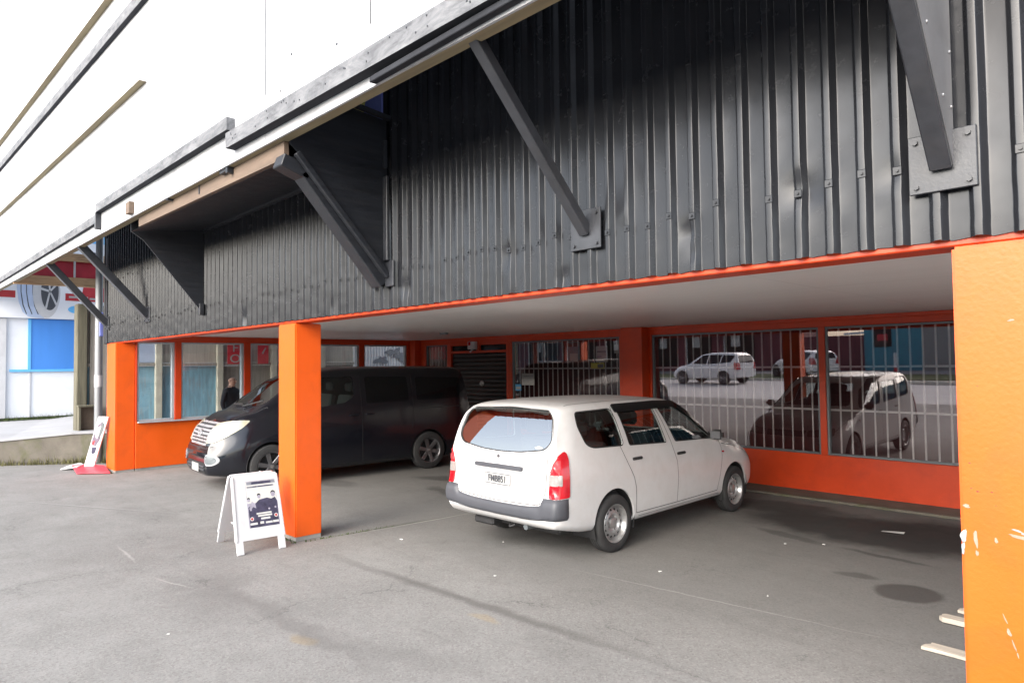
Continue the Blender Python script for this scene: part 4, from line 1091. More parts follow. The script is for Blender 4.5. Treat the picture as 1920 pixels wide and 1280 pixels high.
# glazed left-hand wall of the carport
S = thing('glazed_side_wall', 'orange side wall of four tall clear windows over a solid orange panel, behind the dark van', 'wall', (X1, 6.9, 0))
xa, xb = X1-.12, X1
mb = MB(); mb.box(xa, xb, 3.665, Y1, .05, .925, .004); put(mb, 'lower_panel', M['orange'], S)
mb = MB(); mb.box(xa-.005, xb-.01, 3.67, Y1, 0, .05); put(mb, 'wall_footing', M['concrete'], S)
mb = MB(); mb.box(xa, xb, 3.665, Y1, 2.435, ZC-.003, .004); put(mb, 'head_rail', M['orange_trim'], S)
mull = [(3.663, 3.69), (4.355, 4.475), (5.715, 5.85), (7.09, 7.22), (8.465, 8.60), (9.83, Y1-.02)]
mb = MB()
for a, b in mull: mb.box(xa+.002, xb+.004, a, b, .926, 2.434, .004)
put(mb, 'mullion', M['orange_trim'], S)
for (a, b), (c, d) in zip(mull, mull[1:]):
    y0, y1 = b+.001, c-.001; f = MB(); w = .035
    f.box(X1-.085, X1-.03, y0, y1, .926, .926+w, .004); f.box(X1-.085, X1-.03, y0, y1, 2.434-w, 2.434, .004)
    f.box(X1-.085, X1-.03, y0, y0+w, .926+w, 2.434-w, .004); f.box(X1-.10, X1-.02, y1-w*1.6, y1, .926+w, 2.434-w, .004)
    fr = put(f, 'window', M['alu'], S)
    g = MB(); g.quad((X1-.06, y0+w*.8, .926+w*.8), (X1-.06, y1-w*.8, .926+w*.8), (X1-.06, y1-w*.8, 2.434-w*.8), (X1-.06, y0+w*.8, 2.434-w*.8)); put(g, 'window_glass', M['side_glass'], fr, 0)
mb = MB(); mb.box(X1-.02, X1+.07, 3.69, Y1-.2, .900, .925, .004); put(mb, 'window_sill', M['alu'], S)

# ------------------------------------------------------------------ the white hoarding on its brackets
H = thing('hoarding', 'tall white painted sign hoarding carried on brackets above the footpath, with weathered battens', 'hoarding', (-10, 2.36, 3.7))
zbot = lambda x: 3.715-(x+2.3)*.0135
def sheet(x0, x1, zoff=0, z1=9.6):
    mb = MB(); mb.prism([(x0, 2.352, zbot(x0)+zoff), (x1, 2.352, zbot(x1)+zoff), (x1, 2.352, z1), (x0, 2.352, z1)], (0, .018, 0))
    return mb
for x0, x1 in ((-26, -13.42), (-13.4165, -5.378), (-5.372, -3.768), (-3.762, -.84)):
    put(sheet(x0, x1), 'sign_panel', M['hoarding_paint'], H, 0)
mb = MB(); mb.beam((-26, 2.415, zbot(-26)+.05), (-.85, 2.415, zbot(-.85)+.05), .085, .10, .004); put(mb, 'bottom_plate', M['olive_wood'], H)
for z in (5.2, 6.8, 8.6):
    mb = MB(); mb.beam((-26, 2.41, z+.2), (-.85, 2.41, z), .08, .09); put(mb, 'rear_rail', M['black_wood'], H)
mb = MB()
x = -25.5
while x < -.9: mb.box(x-.045, x+.045, 2.371, 2.45, zbot(x)+.11, 9.5); x += 1.2
put(mb, 'rear_stud', M['black_wood'], H)
def batten(p, q, h, d, mats, yf=2.352, under=None):
    """board fixed on the face of the hoarding; its underside may be of another colour"""
    mb = MB(); (x0, z0), (x1, z1) = p, q
    mb.prism([(x0, yf, z0), (x1, yf, z1), (x1, yf, z1+h), (x0, yf, z0+h)], (0, -d, 0))
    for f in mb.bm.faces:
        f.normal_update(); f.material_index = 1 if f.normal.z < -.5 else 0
    return put(mb, 'batten', mats, H, 0)
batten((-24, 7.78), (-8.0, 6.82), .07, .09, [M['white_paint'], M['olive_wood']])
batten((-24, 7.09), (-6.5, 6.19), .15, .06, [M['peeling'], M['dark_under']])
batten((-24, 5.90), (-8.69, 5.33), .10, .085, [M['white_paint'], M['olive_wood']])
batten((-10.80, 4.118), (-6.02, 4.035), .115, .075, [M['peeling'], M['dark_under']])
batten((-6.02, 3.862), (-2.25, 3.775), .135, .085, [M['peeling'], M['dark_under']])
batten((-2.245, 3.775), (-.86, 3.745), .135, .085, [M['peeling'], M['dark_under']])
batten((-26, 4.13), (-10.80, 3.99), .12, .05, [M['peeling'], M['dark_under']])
mb = MB(); mb.box(-10.84, -10.79, 2.275, 2.351, 3.885, 4.118, .004); put(mb, 'batten_end', M['black_steel'], H)
mb = MB(); mb.box(-3.70, -.86, 2.30, 2.351, 3.735, 3.772, .004); put(mb, 'drip_bead', M['dark_under'], H)
mb = MB(); mb.box(-9.32, -9.17, 2.29, 2.351, 3.835, 3.98, .004); put(mb, 'block', M['brown_wood'], H)
for x, z0 in ((-5.375, 4.17), (-3.765, 4.16)):
    mb = MB(); mb.box(x-.006, x+.006, 2.349, 2.353, z0, 9.5); put(mb, 'panel_joint', M['ink'], H, 0)
nail = MB(); r = random.Random(5)
for k in range(26):
    x = r.uniform(-5.9, -2.3); z = 3.79+(-(x+2.3))*.024+r.uniform(.02, .10); nail.cyl((x, 2.262, z), (x, 2.268, z), .006, n=6)
for x, z in ((-4.2, 4.18), (-4.9, 4.35), (-3.95, 4.45), (-3.1, 4.2), (-5.1, 4.12)): nail.cyl((x, 2.346, z), (x, 2.353, z), .010, n=8)
put(nail, 'nail', M['black_steel'], H)
# brackets back to the wall
def bracket(x, zw, yt, ztop, w, plate=True, pw=.125, mat='black_steel'):
    mb = MB(); mb.beam((x, Y0-.055, zw), (x, yt, ztop), w, w, .006); br = put(mb, 'brace', M[mat], H)
    if plate:
        p = MB(); p.box(x-pw, x+pw, Y0-.062, Y0-.047, zw-.11, zw+.15, .003)
        for u in (-pw+.03, pw-.03):
            for v in (-.08, .12): p.cyl((x+u, Y0-.075, zw+v), (x+u, Y0-.06, zw+v), .012, n=6)
        put(p, 'base_plate', M['black_steel'], br)
    return br
bracket(-2.82, 2.77, 2.43, 3.76, .072)
bracket(-12.36, 2.81, 2.41, 3.88, .115, pw=.15)
bracket(-14.98, 2.80, 2.41, 3.92, .115, pw=.15)
bracket(-.80, 2.76, 2.41, 3.93, .085, True, .13)
# solid gussets
def gusset(x, poly, mat, name='gusset_panel', th=.022):
    mb = MB(); mb.prism([(x, y, z) for y, z in poly], (-th, 0, 0)); return put(mb, name, M[mat], H, 0)
yw = Y0-.05
g0 = gusset(-.755, [(yw, 2.74), (yw, 6.3), (2.43, 6.3), (2.43, 3.86), (2.55, 3.74)], 'gusset_grey')
sc = MB()
for k in range(9):
    z = 3.0+k*.24; sc.ball((-.754, yw-.03, z), .007, n=4)
    t = (z-2.74)/1.12; y = yw-(yw-2.43)*t+.07
    if t < .95: sc.ball((-.754, y, z+.02), .007, n=4)
put(sc, 'rivet', M['silver'], g0)
g2 = gusset(-5.155, [(yw, 2.66), (yw, 4.145), (2.46, 4.23), (2.46, 3.74), (2.56, 3.66)], 'black_wood')
g3 = gusset(-9.77, [(yw, 2.68), (yw, 3.845), (2.47, 3.90), (2.47, 3.72), (2.62, 3.62)], 'black_wood')
for x, g in ((-5.22, g2),):
    mb = MB(); mb.beam((x+.10, yw-.02, 2.72), (x+.10, 2.50, 3.66), .05, .05, .006); mb.beam((x-.02, yw-.02, 2.66), (x-.02, 2.60, 3.54), .16, .11, .008); mb.beam((x-.02, 2.64, 3.52), (x-.02, 2.40, 3.60), .16, .11, .008)
    put(mb, 'brace', M['black_wood'], H)
    mb = MB(); mb.box(x+.055, x+.185, yw-.02, yw+.002, 2.63, 2.86, .004); put(mb, 'base_plate', M['black_steel'], H)
    mb = MB(); mb.box(x+.07, x+.135, yw-.05, yw-.021, 2.86, 3.62, .004); mb.box(x+.07, x+.11, yw-.05, yw-.021, 3.70, 3.95, .004); put(mb, 'wall_angle', M['black_steel'], H)
mb = MB(); mb.beam((-5.10, yw, 4.15), (-5.10, 2.46, 4.235), .05, .035); put(mb, 'gusset_cap', M['black_wood'], H)
mb = MB(); mb.box(-9.80, -9.74, yw-.06, yw, 2.66, 2.82, .004); put(mb, 'base_plate', M['black_steel'], H)
# boarded soffit between two gussets
bm = bmesh.new(); x = -9.74; P = []
while x < -5.2: P += [(x, 0), (x+.05, 0), (x+.058, .012), (x+.066, 0)]; x += .07
A = [bm.verts.new((px, yw+.0, 3.85+pz)) for px, pz in P]; Bv = [bm.verts.new((px, 2.46, 3.625-(px+5.3)*.019+pz)) for px, pz in P]
for i in range(len(P)-1): bm.faces.new((A[i], A[i+1], Bv[i+1], Bv[i]))
mb = MB(); mb._merge(bm); mb.box(-9.74, -5.2, yw-.04, yw, 3.81, 3.85); mb.box(-9.74, -5.2, 2.46, yw, 4.02, 4.04); put(mb, 'soffit_boards', M['black_wood'], H, 0)
mb = MB(); mb.prism([(-9.24, 2.46, 3.690), (-5.18, 2.46, 3.612), (-5.18, 2.46, 3.88), (-9.24, 2.46, 4.0)], (0, -.04, 0)); put(mb, 'soffit_fascia', M['brown_wood'], H, 0)
mb = MB()
for x, z in ((-8.05, 3.80), (-6.35, 3.74)): mb.box(x-.09, x+.09, 2.372, 2.415, z, z+.09); mb.box(x+.09, x+.13, 2.36, 2.419, z-.03, z+.10)
mb.box(-7.13, -7.10, 2.415, 2.4195, 3.69, 3.86)
put(mb, 'cleat', M['black_wood'], H)
# end frame hanging out past the wall
E_ = thing('end_frame', 'tan timber end frame with a red sheet behind the two left-hand braces', 'frame', (-18.92, 3.4, 3.88))
mb = MB(); mb.prism([(-18.90, 2.38, 3.90), (-18.90, 4.6, 3.93), (-18.90, 4.6, 4.14), (-18.90, 2.38, 4.12)], (-.10, 0, 0), .006); put(mb, 'rail', M['tan_wood'], E_)
mb = MB(); mb.prism([(-18.90, 2.38, 4.50), (-18.90, 4.6, 4.53), (-18.90, 4.6, 4.72), (-18.90, 2.38, 4.70)], (-.10, 0, 0), .006); put(mb, 'rail', M['tan_wood'], E_)
mb = MB(); mb.box(-18.99, -18.97, 2.38, 4.6, 4.0, 4.62); put(mb, 'red_sheet', M['red_sheet'], E_)
mb = MB(); mb.cyl((-18.88, 3.56, 4.13), (-18.88, 3.56, 4.52), .022); put(mb, 'tie_rod', M['white_plastic'], E_)
mb = MB(); mb.box(-18.98, -18.88, 4.6, 4.7, .5, 4.8, .006); put(mb, 'frame_post', M['tan_wood'], E_)
# little blue sign high on the wall
ws = thing('wall_sign', 'blue sign with a yellow figure peeping out above the black gusset', 'sign', (-5.7, Y0-.06, 4.1))
mb = MB(); mb.box(-6.35, -5.20, Y0-.075, Y0-.055, 4.02, 4.98, .003); put(mb, 'panel', M['blue_sign'], ws)
mb = MB(); mb.prism([(x, Y0-.0755, z) for x, z in smoothpoly([(-5.66, 4.18), (-5.53, 4.22), (-5.47, 4.5), (-5.55, 4.66), (-5.70, 4.6), (-5.74, 4.35)])], (0, -.003, 0)); put(mb, 'yellow_figure', M['yellow'], ws)
# ------------------------------------------------------------------ the lot on the left
FN = thing('fence', 'tall grey-brown board fence with a faded blue stretch, seen through the side windows', 'fence', (-17.5, 7, .5))
mb = MB(); mb.box(-17.56, -17.52, 3.55, 10.3, 2.06, 3.35); put(mb, 'upper_boards', M['fence_up'], FN, 0)
mb = MB(); mb.box(-17.56, -17.52, 6.45, 10.3, .3, 1.98); put(mb, 'lower_boards', M['fence_low'], FN, 0)
mb = MB(); mb.box(-17.56, -17.52, 3.55, 6.44, .3, 1.98); put(mb, 'lower_boards', M['fence_blue'], FN, 0)
mb = MB(); mb.box(-17.55, -17.44, 3.55, 10.3, 1.985, 2.055, .005); put(mb, 'middle_rail', M['fence_low'], FN)
mb = MB(); mb.box(-17.50, -17.46, 4.15, 4.95, 2.075, 2.9); put(mb, 'patch_board', M['pale_blue'], FN, 0)
for y in (5.02, 6.45, 7.86, 9.28):
    mb = MB(); mb.box(-17.515, -17.40, y-.075, y+.075, .3, 3.42, .012); put(mb, 'fence_post', M['post_c'], FN)
tp = thing('timber_post', 'thick mossy square timber post at the front end of the fence', 'post', (-17.5, 3.45, .5))
mb = MB(); mb.box(-17.66, -17.36, 3.33, 3.54, .3, 3.38, .02); put(mb, 'shaft', M['old_post'], tp)
mb = MB(); mb.box(-17.72, -17.42, 3.60, 3.95, .3, 3.36, .015); put(mb, 'second_shaft', M['fence_low'], tp)
bx = thing('meter_box', 'shallow open-fronted wooden box with a white sill fixed to the old timber post', 'box', (-17.3, 3.56, .55))
mb = MB(); mb.box(-17.34, -17.32, 3.34, 3.76, .55, 1.12); put(mb, 'back_board', M['brown_wood'], bx, 0)
mb = MB(); mb.box(-17.34, -17.16, 3.34, 3.385, .55, 1.12, .004); mb.box(-17.34, -17.16, 3.72, 3.765, .55, 1.12, .004); mb.box(-17.34, -17.14, 3.33, 3.775, 1.10, 1.14, .004); put(mb, 'box_side', M['old_post'], bx)
mb = MB(); mb.box(-17.34, -17.12, 3.32, 3.78, .50, .57, .006); put(mb, 'box_sill', M['white_plastic'], bx)
up = thing('metal_pole', 'slim grey galvanised pole standing just left of the far pillar', 'pole', (-16.0, 3.46, 0))
mb = MB(); mb.cyl((-16.0, 3.46, 0), (-16.0, 3.46, 7.5), .075, .065, 20); put(mb, 'shaft', M['galv'], up)
mb = MB(); mb.cyl((-16.0, 3.46, 1.56), (-16.0, 3.46, 1.80), .079, n=20); put(mb, 'pole_sticker', M['white_plastic'], up)
mb = MB(); mb.box(-15.96, -15.90, 3.45, 3.52, 2.6, 3.1, .01); put(mb, 'conduit', M['blue_sign'], up)
for (y0, y1, lab, txt) in ((6.62, 7.20, 'red sign with white letters F and O on the fence above the bald man', ('F', 'O')), (7.40, 7.69, 'narrow red sign on the fence, right of the lettered one', ())):
    s = thing('fence_sign', lab, 'sign', (-17.46, (y0+y1)/2, 2.02), group='red signs on the fence')
    mb = MB(); mb.box(-17.395, -17.385, y0, y1, 2.02, 2.62, .002); put(mb, 'panel', M['red_sign'], s)
    for k, ch in enumerate(txt):
        o = text('letter', ch, .30, M['plate'], s, frame_mat((.083, -.10, .40-.27*k), (0, 1, 0), (0, 0, 1)), .002, 1.15)
    if not txt:
        mb = MB(); mb.prism([(-17.385, y, z) for y, z in ((7.50, 2.3), (7.60, 2.45), (7.62, 2.42), (7.54, 2.27))], (.003, 0, 0)); put(mb, 'white_mark', M['plate'], s, 0)
sd = thing('neighbour_shed', 'pale corrugated shed wall beyond the end of the board fence', 'shed', (-18, 12.4, .5))
bm = bmesh.new(); A = []
for i in range(100):
    y = 10.35+i*.05; A.append([bm.verts.new((-17.6+.03*(i % 2), y, z)) for z in (.3, 3.4)])
for p, q in zip(A, A[1:]): bm.faces.new((p[0], q[0], q[1], p[1]))
mb = MB(); mb._merge(bm); put(mb, 'corrugated_wall', M['white_paint'], sd, 25)
mb = MB()
for k, (y, z) in enumerate(((11.3, 2.1), (11.7, 2.35), (12.0, 2.2), (12.3, 2.4))): mb.prism([(-17.56, a, b) for a, b in blob(y, z, .2, .12, 40+k, .4, 24, .7)], (.004, 0, 0))
put(mb, 'graffiti', M['grey_ink'], sd, 0)

T = thing('tyre_shop', 'white and blue shop at the far left with a painted tyre on its fascia', 'shop', (-24, 3, .5))
mb = MB(); mb.box(-31, -24, 1.9, 9.5, .56, 3.44); mb.box(-31, -24.02, 1.9, 9.5, 3.44, 7.6); put(mb, 'wall', M['white_paint'], T, 0)
mb = MB(); mb.box(-31, -24.05, 1.95, 9.5, .3, .56); put(mb, 'plinth', M['black_wood'], T, 0)
mb = MB(); mb.box(-24.0, -23.965, 3.42, 5.6, 1.95, 3.43, .004); dr = put(mb, 'blue_door', M['blue_panel'], T)
mb = MB(); mb.box(-24.0, -23.95, 3.38, 3.45, 1.93, 3.43); mb.box(-24.0, -23.94, 2.95, 5.6, 1.88, 1.95); put(mb, 'door_trim', M['sky_blue'], dr, 0)
mb = MB(); mb.box(-24.0, -23.975, 3.42, 3.455, .56, 1.88); mb.box(-24.0, -23.93, 2.2, 2.86, .56, 3.43); put(mb, 'pilaster', M['white_plastic'], T, 0)
mb = MB(); mb.box(-24.02, -23.86, 1.85, 9.5, 3.44, 7.6, .005); fs = put(mb, 'fascia_sign', M['white_paint'], T)
xs = -23.859
def fpoly(name, mat, pts, d=.004, par=fs):
    mb = MB(); mb.prism([(xs, y, z) for y, z in pts], (d, 0, 0)); o = put(mb, name, mat, T, 0); return o
fpoly('red_band', M['pink_lens'], [(1.9, 4.02), (3.05, 4.02), (3.05, 4.22), (1.9, 4.22)])
fpoly('red_band', M['pink_lens'], [(4.27, 4.0), (6.5, 4.0), (6.5, 4.55), (4.75, 4.55), (4.70, 4.22), (4.27, 4.22)])
for k, (a, b, z) in enumerate(((4.36, 4.62, 4.09), (4.66, 4.86, 4.09), (4.90, 5.1, 4.06))): fpoly('white_lettering', M['plate'], [(a, z), (b, z), (b, z+.055), (a, z+.055)], .006)
tre = smoothpoly([(3.08, 4.35), (3.14, 3.85), (3.26, 3.56), (3.42, 3.47), (3.70, 3.46), (3.72, 4.8), (3.10, 4.8)], 4)
fpoly('tyre_tread', M['pale_blue'], [(3.08, 4.80), (3.08, 4.30), (3.13, 3.90), (3.22, 3.62), (3.36, 3.48), (3.60, 3.45), (3.75, 3.45), (3.75, 4.80)])
fpoly('tyre_wall', M['white_plastic'], [(3.80+.34*math.cos(a), 4.22+.76*math.sin(a)) for a in [2*PI*i/36 for i in range(36)]], .008)
fpoly('tyre_wheel', M['grey_plastic'], [(3.88+.22*math.cos(a), 4.25+.56*math.sin(a)) for a in [2*PI*i/32 for i in range(32)]], .012)
for k in range(5):
    a = 2*PI*k/5+.5
    fpoly('tyre_spoke', M['white_plastic'], [(3.88+.02*math.sin(a), 4.25-.03*math.cos(a)), (3.88-.02*math.sin(a), 4.25+.03*math.cos(a)), (3.88+.22*math.cos(a)-.025*math.sin(a), 4.25+.55*math.sin(a)+.035*math.cos(a)), (3.88+.22*math.cos(a)+.025*math.sin(a), 4.25+.55*math.sin(a)-.035*math.cos(a))], .016)
for w in (3.17, 3.30, 3.45): fpoly('tread_groove', M['grey_plastic'], [(w, 4.8), (w, 4.2), (w+.05, 3.80), (w+.14, 3.55), (w+.16, 3.56), (w+.075, 3.82), (w+.02, 4.2), (w+.02, 4.8)], .006)
fpoly('blue_oval', M['sky_blue'], [(4.62+.28*math.cos(a), 3.74+.125*math.sin(a)) for a in [2*PI*i/32 for i in range(32)]])
fpoly('oval_lettering', M['plate'], [(4.60, 3.70), (4.66, 3.69), (4.70, 3.77), (4.78, 3.70), (4.80, 3.73), (4.71, 3.82), (4.64, 3.78)], .008)
fpoly('blue_band', M['sky_blue'], [(4.55, 5.80), (6.5, 5.80), (6.5, 6.12), (4.72, 6.12)])
fpoly('grey_shape', M['grey_plastic'], [(4.75, 5.28), (5.05, 5.28), (5.05, 5.52), (4.86, 5.56), (4.75, 5.44)])

# ------------------------------------------------------------------ signs standing on the forecourt
AF = thing('sandwich_board', 'white sandwich board with a dark band poster, standing in front of the middle orange pillar', 'sign', (-7.25, 3.03, 0), math.radians(-5))
# local: board faces +x, width along y
def aboard(s, name):
    mb = MB(); ty, tz = 0.03, .775; b = Vector((.31 if s > 0 else -.42, 0, 0)); t = Vector((s*.035, 0, tz))
    d = (t-b).normalized(); nx = Vector((0, 1, 0)); nrm = Vector((d.z*s, 0, -d.x*s))
    def P(v, k, n): return b+d*k+Vector((0, v, 0))+nrm*n
    L = (t-b).length
    outl = rnd([(-.25, .135), (.25, .135), (.235, L), (-.235, L)], .03, 4)
    bm = bmesh.new(); A = [bm.verts.new(P(u, k, .012)) for u, k in outl]; C = [bm.verts.new(P(u, k, -.012)) for u, k in outl]; n = len(A)
    bm.faces.new(A); bm.faces.new(C[::-1])
    for i in range(n): bm.faces.new((A[i], C[i], C[(i+1) % n], A[(i+1) % n]))
    bmesh.ops.recalc_face_normals(bm, faces=bm.faces[:]); mb._merge(bm)
    o = mb.build(name, M['white_plastic'], AF, 40)
    for u in (-.215, .215):
        g = MB(); g.beam(P(u, 0, 0), P(u, .16, 0), .072, .026, .004, up=nrm); g.build('leg', M['white_plastic'], AF)
    g = MB(); g.beam(P(-.245, .13, .006), P(-.23, L-.02, .006), .03, .03, .006, up=nrm); g.beam(P(.245, .13, .006), P(.23, L-.02, .006), .03, .03, .006, up=nrm); g.build('board_rim', M['white_plastic'], o)
    return P, L
P, L = aboard(1, 'front_board'); aboard(-1, 'rear_board')
mb = MB(); mb.beam((-.20, -.16, .24), (.20, -.16, .24), .014, .014); mb.build('stay', M['white_plastic'], AF)
mb = MB(); mb.cyl((0, .08, .77), (0, .08, .792), .012); mb.build('hinge_knob', M['white_plastic'], AF)
def onb(name, mat, pts, n, par=None):
    bm = bmesh.new(); A = [bm.verts.new(P(u, k, .012+n)) for u, k in pts]; C = [bm.verts.new(P(u, k, .011)) for u, k in pts]; m = len(A); bm.faces.new(A)
    for i in range(m): bm.faces.new((A[i], C[i], C[(i+1) % m], A[(i+1) % m]))
    bmesh.ops.recalc_face_normals(bm, faces=bm.faces[:]); mb = MB(); mb._merge(bm); return mb.build(name, mat, par or AF, 0)
R = lambda u0, u1, k0, k1: [(u0, k0), (u1, k0), (u1, k1), (u0, k1)]
u0, u1, k0, k1 = -.105, .215, .255, .745
po = onb('poster', M['mauve_ink'], R(u0, u1, k0, k1), .0012)
U = lambda u: u0+(u1-u0)*u
K = lambda k: k0+(k1-k0)*k
def pr(name, mat, u0_, u1_, a, b, n=.0018): return onb(name, mat, R(U(u0_), U(u1_), K(a), K(b)), n, AF)
pr('poster_print', M['paper'], .01, .99, .52, .99, .0016)
pr('poster_print', M['grey_ink'], .04, .98, .915, .985); pr('poster_print', M['grey_ink'], .04, .92, .85, .885)
pr('poster_print', M['navy_ink'], .20, .84, .925, .975, .0022); pr('poster_print', M['navy_ink'], .22, .36, .857, .880, .0022); pr('poster_print', M['navy_ink'], .40, .88, .860, .878, .0022)
onb('poster_print', M['navy_ink'], [(U(u), K(k)) for u, k in ((.03, .0), (.97, .0), (.99, .50), (.93, .60), (.80, .57), (.66, .605), (.40, .58), (.26, .50), (.10, .46), (.03, .44))], .0019)
def disc(name, mat, u, k, r, n): return onb(name, mat, [(U(u)+r*math.cos(a), K(k)+r*1.1*math.sin(a)) for a in [2*PI*i/18 for i in range(18)]], n)
for u, k, r in ((.40, .645, .017), (.87, .665, .023), (.06, .585, .014)):
    disc('poster_print', M['ink'], u, k+.03, r*1.05, .0024); disc('poster_print', M['mauve_ink'], u, k, r, .0027)
onb('poster_print', M['mauve_ink'], [(U(u), K(k)) for u, k in ((.05, .40), (.16, .56), (.26, .50), (.28, .40), (.18, .44), (.12, .38))], .0024)
for u, k in ((.70, .36), (.91, .38), (.10, .38)): disc('poster_print', M['mauve_ink'], u, k, .010, .0024)
for u, k in ((.11, .185), (.90, .205)): disc('poster_print', M['paper'], u, k, .019, .0024); disc('poster_print', M['pink_lens'], u, k, .012, .0027)
for (a, b, c, d) in ((.27, .76, .265, .30), (.31, .77, .215, .25), (.40, .70, .15, .19), (.04, .27, .055, .10), (.36, .48, .06, .11), (.54, .76, .055, .095), (.78, .97, .055, .10)): pr('poster_lettering', M['paper'], a, b, c, d, .0026)

LS = thing('leaning_sign', 'narrow white sign leaning on the far orange pillar with its red plastic base lying flat', 'sign', (-14.9, 3.05, 0))
bl_, br_, tr_, tl_ = Vector((-15.06, 3.02, .06)), Vector((-14.80, 3.13, .06)), Vector((-14.46, 3.295, 1.03)), Vector((-14.72, 3.185, 1.03))
nrm = (br_-bl_).cross(tl_-bl_).normalized()
mb = MB(); mb.prism([bl_, br_, tr_, tl_], -nrm*.022, .004); put(mb, 'board', M['white_plastic'], LS)
def onl(name, mat, pts, n=.003):
    mb = MB(); mb.prism([bl_+(br_-bl_)*u+(tl_-bl_)*v+nrm*.0005 for u, v in pts], nrm*n); return put(mb, name, mat, LS, 0)
onl('sign_print', M['sign_mauve'], [(u, v) for u, v in blob(.45, .64, .30, .26, 3, 0, 26, .25)])
onl('sign_print', M['paper'], [(u, v) for u, v in blob(.45, .70, .20, .14, 8, 0, 22, .4)], .004)
onl('sign_print', M['sign_grey'], [(u, v) for u, v in blob(.72, .74, .12, .18, 4, 0, 22, .4)], .005)
onl('sign_print', M['navy_ink'], [(u, v) for u, v in ((.30, .40), (.74, .40), (.70, .29), (.52, .26), (.36, .30))], .005)
onl('sign_print', M['pink_lens'], [(u, v) for u, v in blob(.30, .48, .12, .04, 6)], .005)
mb = MB(); mb.prism([(-15.45, 2.90, .05), (-14.50, 2.80, .012), (-14.10, 3.25, .012), (-14.62, 3.28, .085), (-14.80, 3.17, .095), (-15.06, 3.10, .085)], (0, 0, .018), .004); put(mb, 'red_base', M['red_plastic'], LS)
mb = MB(); mb.prism([(-15.80, 2.90, .004), (-15.38, 2.70, .004), (-15.10, 2.92, .05), (-15.20, 3.06, .07), (-15.62, 3.08, .06)], (0, 0, .025), .006); put(mb, 'white_foot', M['white_plastic'], LS)

G = 'pale splintered planks lying beside the near pillar'
def plank(name, label, ax, ay, ang, L, w, th, seed, z=.006, cat='plank'):
    r = random.Random(seed); t = thing(name, label, cat, (ax, ay, 0), ang, G)
    pts = [(r.uniform(-.02, .02), -w/2), (-.012, -w/4), (r.uniform(-.03, .0), 0), (r.uniform(-.01, .03), w/4), (r.uniform(.01, .04), w/2)]
    top = [(L*k/6, w/2+r.uniform(-.004, .004)) for k in range(1, 7)]; bot = [(L*k/6, -w/2+r.uniform(-.004, .004)) for k in range(6, 0, -1)]
    mb = MB(); mb.prism([(x, y, z) for x, y in pts+top+bot], (0, 0, th), .003); mb.build('board', M['grey_plank'], t, 30); return t
plank('plank', 'broadest pale plank, nearest to the camera beside the near pillar', -1.40, 5.12, -.02, .9, .115, .022, 1)
plank('plank', 'warped pale plank in the middle of the three beside the near pillar', -1.455, 5.73, -.06, .9, .105, .035, 2, .010)
plank('plank', 'shortest visible plank end, farthest of the three beside the near pillar', -1.40, 6.03, -.10, .8, .105, .022, 3)
pp = thing('paper_scrap', 'white scrap of paper on the dark oil stain', 'litter', (-2.55, 8.27, 0), .35)
mb = MB(); mb.quad((-.12, -.035, .012), (.10, -.045, .006), (.12, .02, .016), (-.10, .03, .008)); mb.build('sheet', M['paper'], pp, 0)
r = random.Random(11)
bits = []
for (x, y, w, rz, m) in ((-3.6, 5.3, .016, 1, 'paper'), (-4.6, 4.15, .018, .4, 'paper'), (-2.6, 5.35, .015, 2, 'paper'), (-6.3, 4.3, .026, .2, 'paper'), (-5.4, 5.0, .014, .5, 'paper'), (-3.2, 7.0, .014, .9, 'paper'), (-2.9, 7.25, .015, .1, 'paper'), (-5.3, 1.6, .012, 1.2, 'paper')):
    mb = MB(); h = .006; mb.prism([(a, b, .001) for a, b in blob(0, 0, w*.75, w*.42, int(x*-97+y*13), 0, 9, .5)], (0, 0, h))
    o = mb.build('litter_scrap', M[m], None, 0); o.location = (x, y, 0); o.rotation_euler = (0, 0, rz)
    tag(o, 'tiny pale scrap of litter on the worn asphalt', 'litter', 'scraps of litter on the asphalt')

